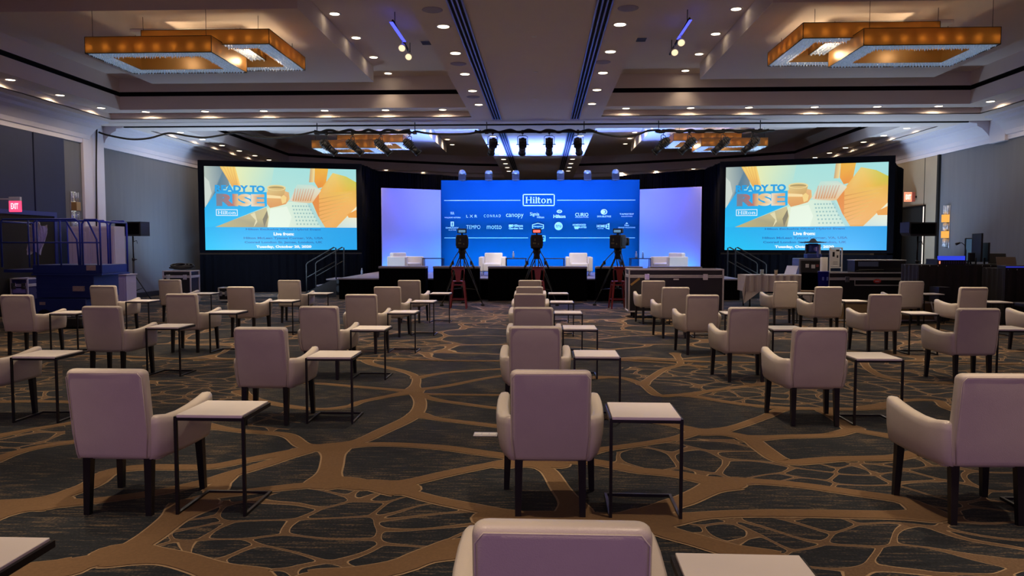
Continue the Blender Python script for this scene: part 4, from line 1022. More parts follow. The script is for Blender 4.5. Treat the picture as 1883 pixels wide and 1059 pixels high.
# ------------------------------------------------------------------ flight cases
def flight_case(label, px0, px1, pyt, Y, D, bottom=.12, casters=True, plates=2, latch=1, mt=None, group='flight cases', name='flight_case', inset=False):
    A, B = at(px0, pyt, Y=Y), at(px1, pyt, Y=Y); w_ = B.x-A.x; zt_ = A.z; h = w_/2
    t = thing(name, label, 'flight case', ((A.x+B.x)/2, Y, 0), 0, group)
    m = MB(); m.box(-h+.01, h-.01, .01, D-.01, bottom, zt_-.01, .006); m.build('body', mt or M_case, t)
    m = MB(); r = .017
    zl = zt_-.16
    for y in (0, D):
        for z in (bottom, zl-.012, zl+.022, zt_-.01): m.box(-h, h, y-r, y+r, z-r*.8, z+r*.8, .003)
        for x in (-h, h): m.box(x-r, x+r, y-r, y+r, bottom-.01, zt_, .003)
    for x in (-h, h):
        for z in (bottom, zl-.012, zl+.022, zt_-.01): m.box(x-r, x+r, 0, D, z-r*.8, z+r*.8, .003)
    m.build('aluminium_edging', M_alu, t)
    if latch:
        for x in (-h*.62, h*.62): m = MB(); m.box(x-.055, x+.055, -.03, -.012, zl-.075, zl+.06, .006); m.cyl((x, -.036, zl-.03), (x, -.028, zl-.03), .022, n=12); m.build('latch', M_chrome, t)
    if casters:
        for x in (-h+.12, h-.12):
            for y in (.1, D-.1): m = MB(); m.cyl((x-.02, y, .055), (x+.02, y, .055), .055, n=16); m.box(x-.03, x+.03, y-.03, y+.03, .10, bottom, .003); m.build('caster', M_rubber, t)
    return t, h, zt_, D
fc, h, zt_, _ = flight_case('long black flight case with chrome edging standing right of the centre cameras', 1157, 1330, 495, 16.7, .62, .14)
m = MB(); m.box(-.06, .06, -.025, -.015, zt_-.235, zt_-.205, .004); m.build('nameplate', M_alu, fc)
m = MB(); M = Matrix.Translation((-h+.13, -.022, zt_-.27)) @ Euler((0, math.radians(-38), 0)).to_matrix().to_4x4(); m.box(-.12, .12, -.008, .0, -.022, .022, M=M); m.build('strap', mat('ochre_webbing', (.45, .27, .08), .8), fc)
fc2, h2, z2, D2 = flight_case('long black flight case with red badge behind the right-hand armchairs', 1524, 1702, 501, 18.8, .7, .12)
m = MB(); m.box(-h2*.47, h2*.50, -.03, -.018, z2-.32, z2-.295); m.box(-h2*.47, -h2*.455, -.03, -.018, z2-.32, z2-.17); m.box(h2*.485, h2*.50, -.03, -.018, z2-.32, z2-.17); m.build('tray_rim', M_alu, fc2)
m = MB(); m.lathe([(.001, 0), (.055, 0), (.055, .006), (.001, .006)], n=24, M=Matrix.Translation((.0, -.02, z2-.21)) @ Euler((PI/2, 0, 0)).to_matrix().to_4x4() @ Matrix.Diagonal((1.7, 1, 1, 1))); m.build('red_badge', mat('red_badge', (.5, .03, .03), .5), fc2)
m = MB(); m.box(-.05, .05, -.031, -.027, z2-.222, z2-.208); m.build('badge_lettering', M_white, fc2)
flight_case('black flight case under a heap of cable by the left wall', 300, 350, 498, 19.8, .5, .1, group='flight cases')
flight_case('small low black flight case on the carpet left of the stage', 402, 421, 529, 20.8, .35, .06, casters=False)
q0 = at(300, 498, Y=19.8); q1 = at(350, 498, Y=19.8)
m = MB(); random.seed(5)
cx, cz = (q0.x+q1.x)/2, q0.z+.045
for k in range(9):
    a0 = random.random()*6; pts = []
    R1, R2 = .18+.08*random.random(), .12+.05*random.random(); ox, oy, tz = random.uniform(-.08, .08), random.uniform(-.03, .03), random.uniform(0, .13)
    for i in range(25): a = a0+2*PI*i/24; pts.append((cx+ox+R1*math.cos(a), 20.05+oy+R2*math.sin(a), cz+tz*(.5+.5*math.sin(a))+.012*k*.7))
    m.tube(pts, .022, 6)
tag(m.build('cable_coil', M_rubber), 'heap of coiled black cable on the flight case by the left wall', 'cable')
fc3, h3, z3, _ = flight_case('purple grey flight case at the left picture edge beside the lift', 20, 50, 512, 16.7, .6, .12, mt=mat('purple_laminate', (.03, .03, .10), .5))
m = MB(); m.box(-h3+.04, h3-.04, -.008, .006, z3-.33, z3-.22); m.build('pale_band', mat('lavender_panel', (.30, .27, .42), .5), fc3)
# open plywood case behind the chairs on the right
A, B = at(1533, 556, Y=16.1), at(1722, 556, Y=16.1)
M_ply = mat('olive_plywood', (.20, .14, .07), .6, var=.15, scale=5, stretch=(1, 1, 8))
t = thing('plywood_case', 'low brown plywood case with metal edges behind the right-hand armchairs', 'case', ((A.x+B.x)/2, 16.1, 0)); h = (B.x-A.x)/2
m = MB(); m.box(-h, h, 0, .03, .03, A.z); m.box(-h, h, .5, .53, .03, A.z); m.box(-h, -h+.03, .03, .5, .03, A.z); m.box(h-.03, h, .03, .5, .03, A.z); m.box(-h, h, 0, .53, .01, .03); m.build('body', M_ply, t)
m = MB()
for z in (.03, A.z): m.box(-h-.01, h+.01, -.014, .0, z-.014, z+.014); m.box(-h-.01, h+.01, .53, .545, z-.014, z+.014)
for x in (-h, h): m.box(x-.012, x+.012, -.014, .004, .02, A.z)
m.build('aluminium_edging', M_alu, t)
m = MB(); m.tube([(h-.02, .0-.02, .03), (h-.12, -.02, A.z+.02)], .012, 6); m.build('lid_stay', M_white, t)
t = thing('extension_block', 'small black socket block with pale plugs on the plywood case', 'socket block', (at(1632, 552, Y=16.3).x, 16.12, A.z+.014))
m = MB(); m.box(-.18, .18, -.02, .07, 0, .05, .006); m.build('body', M_black, t)
for x in (-.1, .0, .1): m = MB(); m.box(x-.025, x+.025, 0, .04, .05, .085, .004); m.build('plug', M_white, t)

# ------------------------------------------------------------------ loudspeakers on stands
def speaker(px0, px1, py0, py1, Y, label, rz=0):
    A, B = at(px0, py0, Y=Y), at(px1, py1, Y=Y); h = (B.x-A.x)/2; x = (A.x+B.x)/2
    st = thing('speaker_stand', 'black tripod speaker stand '+label, 'speaker stand', (x, Y, 0), 0, 'speaker stands')
    m = MB(); m.cyl((0, 0, .4), (0, 0, 1.2), .03, n=12); m.cyl((0, 0, 1.2), (0, 0, B.z-.005), .019, n=12); m.build('pole', M_black, st)
    m = MB(); m.cyl((0, 0, 1.17), (0, 0, 1.24), .04, n=12); m.cyl((.03, 0, 1.2), (.10, 0, 1.2), .012, n=8); m.build('collar', M_black, st)
    m = MB(); m.tube([(.02, 0, B.z-.15), (.10, 0, B.z-.12), (.12, 0, B.z-.2)], .008, 5); m.build('pin', M_steel, st)
    for k in range(3):
        a = 2*PI*k/3+.5; m = MB(); m.tube([(.03*math.cos(a), .03*math.sin(a), .75), (.45*math.cos(a), .45*math.sin(a), .02)], .014, 6); m.tube([(.03*math.cos(a), .03*math.sin(a), .35), (.22*math.cos(a), .22*math.sin(a), .42)], .01, 5); m.build('leg', M_black, st)
    t = thing('loudspeaker', 'black loudspeaker lying sideways on the tripod stand '+label, 'loudspeaker', (x, Y, B.z), rz, 'loudspeakers on stands')
    hh = A.z-B.z
    m = MB(); m.prism([(-h+.05, 0), (h, 0), (h, hh), (-h, hh), (-h, .08)], -.2, .18); m.build('cabinet', M_black, t)
    m = MB(); m.box(-h+.04, h-.04, -.21, -.201, .05, hh-.03, .004); m.build('grille', M_drape, t)
speaker(218, 270, 408, 434, 20.3, 'by the left wall', -.15)
speaker(1662, 1714, 409, 434, 18.3, 'by the right wall', .1)
# ------------------------------------------------------------------ blue scissor lift
M_bl = mat('blue_lift_paint', (.025, .055, .26), .45, var=.15, scale=3, coat=.1)
M_bl2 = mat('blue_lift_rail', (.03, .06, .32), .4, var=.2, coat=.1)
LY = 14.9; lx0, lx1 = at(2, 450, Y=LY).x, at(184, 450, Y=LY).x; lxb = at(60, 500, Y=LY).x; LD = 1.0
zr_, zm, zd1, zd0, zb = at(100, 403, Y=LY).z, at(100, 446, Y=LY).z, at(100, 487, Y=LY).z, at(100, 503, Y=LY).z, at(100, 548, Y=LY).z
t = thing('scissor_lift', 'blue scissor lift with railed platform parked by the left wall', 'lift', (lxb, LY, 0))
L = lx1-lxb; e = lx0-lxb
m = MB(); m.box(0, L, 0, LD, zd0, zd1, .008); m.box(-.02, L+.03, -.02, LD+.02, zd0-.04, zd0, .006); m.box(e, 0, .05, LD-.05, zd0+.02, zd0+.08); m.build('platform', M_bl, t)
m = MB(); m.box(.03, L-.18, .05, LD-.05, zb, zd0-.04, .01)
for k in range(5): m.box(.03, L-.18, .035, .05, zb+.1+.1*k, zb+.115+.1*k)
m.build('lift_housing', M_bl, t)
m = MB(); m.box(.02, L-.32, .0, LD, .16, zb-.01, .02); m.build('chassis', M_bl, t)
for x in (.22, L-.5):
    for y in (.04, LD-.04): m = MB(); m.cyl((x, y-.06, .15), (x, y+.06, .15), .15, n=24); wh = m.build('wheel', M_rubber, t); m = MB(); m.cyl((x, y-.07, .15), (x, y+.07, .15), .06, n=12); m.build('hub', M_bl2, wh)
def rail(pts, r=.02, nm='guard_rail'):
    m = MB(); m.tube(pts, r, 8); return m.build(nm, M_bl2, t)
for y in (.01, LD-.01):
    rail([(e, y, zd1-.05), (e, y, zr_-.05), (e+.05, y, zr_), (.9*L*.72, y, zr_), (.98*L*.72, y, zr_-.07), (.98*L*.72, y, zd1)])
    rail([(L*.74, y, zd1), (L*.74, y, zr_-.10), (L*.78, y, zr_-.01), (L-.06, y, zr_-.01), (L, y, zr_-.07), (L, y, zd0)])
    if y > .5: rail([(L*.08, y, zd1), (L*.08, y, zr_)], .016, 'upright'); continue
    rail([(e, y, zm), (L, y, zm)], .016, 'mid_rail')
    for x in (e*.1, .0+L*.08, L*.42): rail([(x, y, zd1-.05), (x, y, zr_)], .016, 'upright')
    rail([(L*.5, y, zr_-.01), (L*.66, y, zm+.06), (L*.68, y, zd1)], .018, 'brace'); rail([(L*.82, y, zr_-.02), (L*.95, y, zm+.06), (L*.96, y, zd1)], .018, 'brace')
for x in (e, L): rail([(x, .01, zr_-.05), (x, LD-.01, zr_-.05)])
for (xx, zz, ww, hh) in ((L*.80, zd1-.11, .18, .10), (L*.58, zb+.14, .22, .10), (.12, zb-.14, .12, .06)):
    m = MB(); m.box(xx, xx+ww, -.028 if zz > zd0 else -.005, -.001 if zz > zd0 else .048, zz, zz+hh); m.build('warning_label', mat('pale_label', (.55, .45, .42), .6, var=.3, scale=30), t)
P = Picture(.42, .10); P.text('jet grir', 0, 1, 0, 1, (205, 205, 215), .02)
# lettering on the lower blade of the lift
t['label'] = 'blue scissor lift with railed platform parked by the left wall'
t2 = thing('cable_basket', 'low black basket of cables on the floor at the foot of the blue lift', 'basket', (at(132, 600, Y=14.3).x, 14.25, 0))
m = MB(); m.softbox(-.28, .28, -.1, .3, .01, .20, .03); m.build('body', M_black, t2)
m = MB()
for k in range(5):
    pts = [(-.2+.09*k+.07*math.cos(a*.5), .1+.12*math.sin(a*.5), .20+.01*k) for a in range(13)]; m.tube(pts, .012, 5)
m.build('cable_loops', mat('grey_cable', (.25, .25, .3), .6), t2)

# ------------------------------------------------------------------ left wall: exit sign, door, sconce, cupboards
def sign_text(parent, s, w, h, x, y, z, mt, name='lettering'):
    V, Fc, asp = text_geo(s, .03); m = MB(); m._add([(x-w/2+w*a, y, z+h*b) for a, b in V], Fc); return m.build(name, mt, parent)
M_exr = emis('exit_red', (1.0, .05, .13), 2.2); M_exw = emis('exit_letters', (1.0, .50, .55), 2.2); M_exr2 = emis('exit_orange', (1, .28, .16), 1.6)
ex = at(33, 377, X=WL+.5); Ye = ex.y
t = thing('exit_sign', 'glowing pink-red EXIT sign projecting from the left wall above the lift', 'exit sign', (WL+.07, Ye, ex.z-.15), 0, 'exit signs')
m = MB(); m.box(.24, .50, -.03, .03, .24, .33, .005); m.box(0, .24, -.02, .02, .27, .30); m.build('mount', M_white, t)
m = MB(); m.box(.24, .50, -.03, .03, 0, .24, .008); m.build('face', M_exr, t); sign_text(t, 'EXIT', .17, .13, .375, -.032, .06, M_exw)
p = at(1663, 362, X=WR-.42)
t = thing('exit_sign', 'orange-red EXIT sign on the right wall above the dark doorway', 'exit sign', (p.x, p.y, p.z-.15), 0, 'exit signs')
m = MB(); m.box(.3, WR-.03-p.x, .0, .03, .12, .18); m.build('mount', M_steel, t)
m = MB(); m.box(0, .22, -.03, .03, 0, .30, .008); m.build('face', M_exr2, t); sign_text(t, 'EXIT', .16, .15, .11, -.032, .07, emis('exit_letters_pale', (1, .75, .6), 2.5))
m = MB(); m.box(.22, .32, -.03, .03, 0, .30, .004); m.build('housing', mat('exit_housing', (.4, .08, .05), .5), t)
# doorway behind the lift, its dark inside painted as a black sheet
dy0, dy1 = 15.6, 18.4
t = bpy.data.objects.new('door_1', None); C.objects.link(t); t.location = (WL+.07, dy0, 0); t['kind'] = 'structure'
m = MB(); m.box(0, .03, 0, dy1-dy0, .01, 2.3); m.build('dark_opening', M_slot, t)
m = MB(); m.box(0, .05, -.1, 0, 0, 2.4); m.box(0, .05, dy1-dy0, dy1-dy0+.1, 0, 2.4); m.box(0, .05, 0, dy1-dy0, 2.3, 2.4); m.build('frame', mat('deep_blue_frame', (.02, .03, .20), .5), t)
# person-less coat bundle hung on the lift's rear rail
cl = at(60, 450, Y=15.98)
m = MB(); pts = []
for i in range(15):
    u = i/14; rr = []
    for j in range(9): v = j/8; rr.append((cl.x-.13+.42*u*(1-.25*v)+.02*math.sin(5*v), 16.0+.05*math.sin(u*14+v*3), zr_-.06-.62*v-.05*math.sin(u*9)))
    pts.append(rr)
for a, b in zip(pts, pts[1:]):
    for j in range(8): m.quad(a[j], b[j], b[j+1], a[j+1])
o = m.build('hanging_cloth', mat('grey_cloth', (.55, .53, .53), .8, var=.3, scale=6)); s_ = o.modifiers.new('thickness', 'SOLIDIFY'); s_.thickness = .012
tag(o, 'pale grey cloth draped behind the rear rail of the blue lift', 'cloth')

M_cryG = mat('sconce_crystal', (.8, .85, .9), .1, metal=.8, bump=1, bscale=40, var=.4, scale=30)
M_amb = emis('amber_glass_glow', (1.0, .48, .10), 1.1)
def sconce(loc, s, label, lit):
    """s: direction out of the wall (+1 left wall, -1 right wall)"""
    t = thing('wall_sconce', label, 'wall light', loc, 0, 'crystal wall sconces')
    m = MB(); m.box(min(0, s*.03), max(0, s*.03), -.10, .10, -.62, .62, .004); m.build('backplate', M_chrome, t)
    blocks = ((.36, .62, 0), (.12, .36, 1), (-.12, .12, 0), (-.34, -.12, 1 if lit else 0), (-.62, -.34, 0))
    for a, b, am in blocks:
        if am: m = MB(); m.box(min(s*.03, s*.17), max(s*.03, s*.17), -.09, .09, a+.01, b-.01, .006); m.build('amber_box', M_amb if lit else mat('amber_glass', (.30, .18, .06), .3), t)
        else:
            m = MB()
            for k in range(6):
                yy = -.085+.034*k; m.cyl((s*(.08+.03*(k % 2)), yy, a+.02*random.random()), (s*(.08+.03*(k % 2)), yy, b-.03*random.random()), .014, n=5)
            m.build('crystal_rods', M_cryG, t)
    return t
p = at(137, 393, X=WL+.05); sconce((WL, p.y, p.z-.05), 1, 'crystal wall sconce with bronze box on the left wall beside the airwall pocket', False)
p = at(1738, 418, X=WR-.1); sconce((WR, p.y, p.z+.02), -1, 'crystal wall sconce with two glowing amber boxes on the right wall', True)
# lavender white cupboards
A, B = at(124, 416, Y=18.6), at(209, 416, Y=18.6)
M_cup = mat('white_lacquer', (.50, .47, .52), .5, var=.03)
t = thing('tall_cupboard', 'tall pale panelled cupboard behind the blue lift', 'cupboard', ((A.x+B.x)/2, 18.6, 0)); h = (B.x-A.x)/2
m = MB(); m.box(-h, h, .03, .5, 0, A.z, .008); m.build('body', M_cup, t)
for a, b in ((-h, -h*.02), (h*.02, h)):
    m = MB(); m.box(a+.02, b-.02, 0, .03, .06, A.z-.04, .004); m.box(a+.11, b-.11, -.012, 0, .9, A.z-.14, .008); m.box(a+.11, b-.11, -.012, 0, .15, .8, .008); dr = m.build('door', M_cup, t)
    m = MB(); m.cyl(((a+b)/2-.35*(1 if a < 0 else -1)*-1, -.03, .95), ((a+b)/2+.35*(1 if a < 0 else -1), -.03, 1.08), .008, n=6) if False else m.cyl((.05 if a > 0 else -.05, -.03, .95), (.05 if a > 0 else -.05, -.03, 1.1), .008, n=6); m.build('handle', M_chrome, dr)
A, B = at(180, 504, Y=18.05), at(232, 504, Y=18.05)
t = thing('low_cabinet', 'waist high pale cabinet between the lift and the left speaker stand', 'cabinet', ((A.x+B.x)/2, 18.05, 0)); h = (B.x-A.x)/2
m = MB(); m.box(-h, h, 0, .45, 0, A.z-.03, .006); m.build('body', M_cup, t)
m = MB(); m.box(-h-.03, h+.03, -.03, .46, A.z-.03, A.z, .006); m.build('worktop', M_cup, t)
m = MB(); m.box(-h+.04, h-.04, -.012, 0, .1, A.z-.1, .006); m.build('door', M_cup, t)
t = thing('small_carton', 'small pale carton on the low cabinet beside the lift', 'box', (at(211, 502, Y=18.25).x, 18.25, A.z)); m = MB(); m.box(-.08, .08, -.05, .05, 0, .07, .004); m.build('body', M_top, t)
m = MB(); m.box(-.03, .03, -.052, -.05, .02, .05); m.build('label', M_white, t)
t = thing('subwoofer', 'small black cabinet speaker on the floor beside the left speaker stand', 'loudspeaker', (at(241, 540, Y=20.5).x-.25, 20.6, 0)); m = MB(); m.box(-.16, .16, 0, .3, 0, .55, .01); m.build('cabinet', M_black, t); m = MB(); m.box(-.14, .14, -.012, 0, .04, .5, .004); m.build('grille', M_drape, t)

# ------------------------------------------------------------------ right wall
w = MB(); yA, yB = at(1722, 400, X=WR-.04).y, 28.0
w.box(WR-.03, WR, yA, yB, 0.0, 4.28); struct(w.build('wall_right_panel', M_tan))
w = MB(); w.box(WR-.07, WR, yA-.10, yA, 0, 4.28); struct(w.build('trim_20', M_slot))
w = MB(); y1_ = at(1701, 300, X=WR-.04).y; w.box(WR-.034, WR-.03, y1_, y1_+.03, 2.3, 4.28); struct(w.build('trim_21', M_slot))
t = bpy.data.objects.new('door_2', None); C.objects.link(t); t.location = (WR-.04, 0, 0); t['kind'] = 'structure'
yd0 = at(1699, 380, X=WR-.05).y; zd_ = at(1697, 380, X=WR-.05).z
m = MB(); m.box(-.02, 0, yd0, yB-.4, .01, zd_); m.build('dark_opening', M_slot, t)  # black sheet standing in for the darkness of the open doorway
m = MB(); m.box(-.035, -.0, yd0-.07, yd0, .9, zd_); m.build('light_gap', emis('corridor_light', (1, .86, .75), 1.6), t)
m = MB(); m.box(-.04, 0, yd0-.09, yd0-.07, 0, zd_+.04); m.box(-.04, 0, yd0-.09, yB-.4, zd_, zd_+.05); m.build('frame', M_steel, t)

# ------------------------------------------------------------------ control desk on the right
M_dcloth = mat('black_tablecloth', (.018, .015, .015), .8, var=.25)
DY = 16.7; dz = at(1760, 487, Y=DY).z
def draped_table(name, label, px0, px1, pyt, Y, D, mt, group=None, legs=False, amp=.012, sag=0):
    A, B = at(px0, pyt, Y=Y), at(px1, pyt, Y=Y); h = (B.x-A.x)/2; zt_ = A.z
    t = thing(name, label, 'table', ((A.x+B.x)/2, Y, 0), 0, group)
    m = MB(); m.box(-h+.01, h-.01, .01, D-.01, zt_-.03, zt_-.006); m.build('tabletop', M_white, t)
    m = MB(); m.box(-h, h, 0, D, zt_-.006, zt_, .002)
    zlow = .02 if not sag else zt_-.42
    skirt_line(m, -h, 0, h, 0, zlow, zt_-.003, amp); skirt_line(m, -h, 0, -h, D, zlow, zt_-.003, amp); skirt_line(m, h, 0, h, D, zlow, zt_-.003, amp); skirt_line(m, -h, D, h, D, zlow, zt_-.003, amp)
    c_ = m.build('tablecloth', mt, t)
    if sag:
        # hanging corner points of the cloth
        for s in (-1, 1):
            m = MB(); m.quad((s*h, 0, zlow), (s*(h-.35), 0, zlow), (s*(h+.06), -.05, zlow-.30)); m.quad((s*h, 0, zlow), (s*h, .35, zlow), (s*(h+.06), -.05, zlow-.30)); m.quad((s*h, 0, zt_-.01), (s*(h+.10), -.04, zlow), (s*(h+.06), -.05, zlow-.30), (s*h, .1, zlow))
            m.build('cloth_corner', mt, t)
        for x in (-h+.12, h-.12):
            m = MB()
            for y in (.06, D-.06): m.cyl((x, y, 0), (x, y, zt_-.03), .018, n=8)
            m.box(x-.01, x+.01, .06, D-.06, .3, .32); m.build('leg', M_steel, t)
    return t, (A.x+B.x)/2, h, zt_
_, dxc, dh, dz = draped_table('control_desk', 'tall black draped control desk by the right wall', 1690, 1848, 487, DY, .8, M_dcloth)
_, dx2, dh2, dz2 = draped_table('draped_table', 'black draped table at the right picture edge', 1849, 1960, 494, 15.6, .8, M_dcloth)
def on(px, Y): return at(px, 480, Y=Y).x
M_blueled = emis('console_blue_led', (.04, .07, .9), .9)
# mixing console with a blue lit back edge
x0_, x1_ = on(1724, DY+.1), on(1775, DY+.1)
t = thing('mixing_console', 'mixing console glowing blue on the left end of the control desk', 'mixer', ((x0_+x1_)/2, DY+.1, dz)); h = (x1_-x0_)/2
m = MB(); m.prism([(-h, 0), (h, 0), (h, .12), (-h, .12)], 0, .5); m.build('body', M_black, t)
m = MB(); m.box(-h+.01, h-.01, -.008, 0, .10, .19); m.box(-h+.01, h-.01, .0, .03, .12, .19); m.build('lit_panel', M_blueled, t)
for i in range(12): m = MB(); m.box(-h+.03+.05*i, -h+.055+.05*i, -.012, -.008, .02, .08); m.build('fader', mat('dim_purple', (.05, .03, .12), .5) if i else M_exr2, t)
t = thing('desk_lamp', 'black gooseneck lamp arching over the mixing console', 'lamp', (on(1776, DY+.2), DY+.2, dz))
m = MB(); m.tube([(0, 0, .0), (.0, 0, .3), (-.03, 0, .42), (-.10, 0, .475), (-.17, 0, .47)], .008, 6); m.build('gooseneck', M_black, t); m = MB(); m.cyl((-.22, 0, .445), (-.14, 0, .475), .03, .02, 10); m.build('lamp_head', M_black, t); m = MB(); m.cyl((0, 0, 0), (0, 0, .03), .04, n=12); m.build('base', M_black, t)
def monitor(px, w_, h_, Y, z, rz, label, name='computer_monitor', mt=None):
    t = thing(name, label, 'monitor', (on(px, Y), Y, z), rz, 'monitors on the control desk')
    m = MB(); m.box(-.11, .11, -.08, .08, 0, .012, .003); m.cyl((0, .02, .01), (0, .02, .15), .018, n=8); m.build('stand', M_black, t)
    m = MB(); m.box(-w_/2, w_/2, -.02, .02, .06, .06+h_, .006); b = m.build('casing', M_black, t); m = MB(); m.box(-w_/2+.015, w_/2-.015, -.023, -.02, .08, .04+h_); m.build('screen', mt or M_face, b)
monitor(1781, .18, .52, DY+.66, dz, 0, 'narrow upright pale blue lit panel behind the console on the control desk', 'display_panel', emis('pale_screen', (.10, .18, .30), .5))
monitor(1796, .42, .62, DY+.3, dz, 1.5, 'tall black monitor seen edge on in the middle of the control desk')
monitor(1812, .36, .42, DY+.3, dz, 1.4, 'smaller black monitor turned sideways beside the tall one')
monitor(1786, .16, .2, DY+.2, dz, .3, 'low black display leaning beside the mixing console')
def laptop(x, Y, z, rz, label, mt, w_=.34, ang=20):
    t = thing('laptop', label, 'laptop', (x, Y, z), rz, 'laptops')
    m = MB(); m.box(-w_/2, w_/2, -.12, .12, 0, .018, .003); m.build('keyboard_base', mt, t)
    m = MB(); m.box(-w_/2, w_/2, -.006, .006, 0, .24, .003); l = m.build('lid', mt, t, loc=(0, .12, .014), rot=(math.radians(-ang), 0, 0))
laptop(on(1836, DY+.3), DY+.3, dz, -.35, 'open black laptop in the middle right of the control desk', M_black)
laptop(on(1856, 16.05), 16.05, dz2, -.25, 'open bronze laptop on the black table at the right edge', mat('bronze_lid', (.12, .08, .06), .4), .36, 30)
t = thing('light_console', 'flat console with blue glowing edge at the right picture edge', 'mixer', (on(1866, 15.7), 15.65, dz2)); m = MB(); m.box(-.2, .5, 0, .3, 0, .06, .005); m.build('body', M_black, t); m = MB(); m.box(-.2, .5, -.01, 0, .02, .045); m.build('lit_edge', emis('edge_blue', (.06, .07, .8), .5), t)
t = thing('desk_chair', 'dark chair with a pale jacket at the right picture edge', 'chair', (on(1885, 15.0), 14.8, 0))
m = MB(); m.softbox(-.22, .22, -.2, .2, .42, .5, .02); m.build('seat', M_black, t); m = MB(); m.softbox(-.22, .22, -.24, -.18, .55, .78, .02); m.build('backrest', mat('pale_jacket', (.32, .24, .24), .8, var=.3), t); m = MB(); m.cyl((0, 0, .05), (0, 0, .42), .03, n=8); m.box(-.22, .22, -.02, .02, .03, .06); m.box(-.02, .02, -.22, .22, .03, .06); m.build('pedestal', M_black, t)
_, _, _, lowz = draped_table('low_road_case', 'low black case behind the farthest right-hand armchairs', 1727, 1748, 528, 16.1, .4, M_case, amp=0)

# ------------------------------------------------------------------ white table and equipment behind it
M_linen = mat('white_linen', (.62, .55, .52), .8, var=.05, scale=4)
_, wx, wh, wz = draped_table('buffet_table', 'table under a hanging off-white cloth right of the stage', 1372, 1488, 506, 19.6, .75, M_linen, legs=True, amp=.03, sag=1)
def cup(px, Y, z, r, h_, mt, label, name, cat):
    t = thing(name, label, cat, (at(px, 500, Y=Y).x, Y, z)); m = MB(); m.lathe([(r*.75, 0), (r, h_), (r*.9, h_), (r*.68, .006), (.001, .006)], n=16); m.build('body', mt, t)
    return t
g = cup(1401, 19.75, wz+.012, .05, .13, M_glass, 'clear glass on a white plate at the left of the linen table', 'drinking_glass', 'glass'); m = MB(); m.lathe([(.001, .02), (.044, .02), (.046, .09), (.001, .09)], n=14); m.build('water', M_glass, g)
t = thing('plate', 'white plate under the glass on the linen table', 'plate', (at(1397, 500, Y=19.75).x, 19.75, wz)); m = MB(); m.lathe([(.001, 0), (.08, 0), (.15, .012), (.08, .008), (.001, .008)], n=24); m.build('dish', M_white, t); m = MB(); m.box(.02, .1, -.05, .03, .0105, .0115); m.build('napkin', M_top, t)
g = cup(1427, 19.75, wz, .045, .13, mat('brown_card_cup', (.42, .33, .22), .7), 'brown paper coffee cup in the middle of the linen table', 'paper_cup', 'cup'); m = MB(); m.lathe([(.046, .125), (.048, .14), (.001, .142)], n=16); m.build('lid', M_black, g)
t = thing('paper_note', 'small white card lying at the front of the linen table', 'card', (at(1411, 506, Y=19.7).x, 19.68, wz)); m = MB(); m.box(-.05, .05, -.03, .03, 0, .004); m.build('card', M_white, t); m = MB(); m.box(-.035, .035, -.01, -.005, .004, .0045); m.build('printed_line', M_black, t)
laptop(at(1447, 500, Y=19.9).x, 19.9, wz, -1.0, 'open silver laptop seen from behind on the linen table', M_alu, .36, 25)
t = thing('office_chair', 'black mesh backed chair with tan seat right of the linen table', 'chair', (at(1489, 520, Y=19.0).x, 18.95, 0), -.3)
m = MB(); m.softbox(-.22, .22, -.22, .22, .42, .48, .02); m.build('seat', mat('tan_leather', (.30, .17, .08), .5), t); m = MB(); m.softbox(-.22, .22, -.27, -.23, .50, .93, .02, shear=(0, -.06)); m.build('backrest', M_drape, t)
for x in (-.19, .19):
    for y in (-.2, .2): m = MB(); m.cyl((x, y, 0), (x, y, .43), .013, n=8); m.build('leg', M_steel, t)
# upright steel rack case with a projector on top
A, B = at(1470, 475, Y=20.8), at(1513, 475, Y=20.8)
t = thing('rack_case', 'upright grey rack case behind the linen table', 'rack', ((A.x+B.x)/2, 20.8, 0)); h = (B.x-A.x)/2
m = MB(); m.box(-h, h, .02, .6, .1, A.z, .02); m.build('body', mat('grey_rack', (.16, .16, .19), .45, metal=.4), t)
m = MB(); m.box(-h+.05, h-.05, .0, .02, .2, A.z-.06, .004); m.build('front_panel', M_case, t)
for i, (x, z, w_, hh, mt) in enumerate(((-.10, -.20, .09, .10, M_alu), (.06, -.22, .10, .10, M_alu), (.17, -.20, .07, .07, M_exr2 if 0 else mat('dull_red', (.2, .04, .04), .5)), (.08, -.10, .2, .05, M_steel))): m = MB(); m.box(x-w_/2, x+w_/2, -.008, 0, A.z+z-hh/2, A.z+z+hh/2, .002); m.build('module', mt, t)
for x in (-h+.07, h-.07): m = MB(); m.cyl((x-.02, .1, .05), (x+.02, .1, .05), .05, n=12); m.cyl((x-.02, .5, .05), (x+.02, .5, .05), .05, n=12); m.box(x-.02, x+.02, .08, .12, .09, .1); m.box(x-.02, x+.02, .48, .52, .09, .1); m.build('caster', M_rubber, t)
px_ = at(1497, 470, Y=20.95).x; zt0 = A.z
t = thing('moving_head_light', 'dark blue moving head light with a broad flat disc standing on the rack case', 'stage lamp', (px_, 21.05, zt0))
m = MB(); m.softbox(-.2, .2, -.14, .14, 0, .12, .02); m.build('base', M_bl, t)
for s in (-1, 1): m = MB(); m.softbox(s*.17-.03, s*.17+.03, -.05, .05, .12, .38, .02); m.build('yoke_arm', M_white if s > 0 else M_black, t)
m = MB(); m.softbox(-.13, .13, -.12, .12, .16, .40, .05); m.build('head', M_bl, t)
m = MB(); m.lathe([(.001, .41), (.33, .42), (.34, .435), (.10, .46), (.06, .52), (.001, .54)], n=28); m.build('disc', M_black, t)
m = MB(); m.cyl((.03, -.125, .25), (.03, -.13, .25), .06, n=14); m.box(.05, .1, -.16, -.14, .02, .34); m.build('chrome_fitting', M_chrome, t)
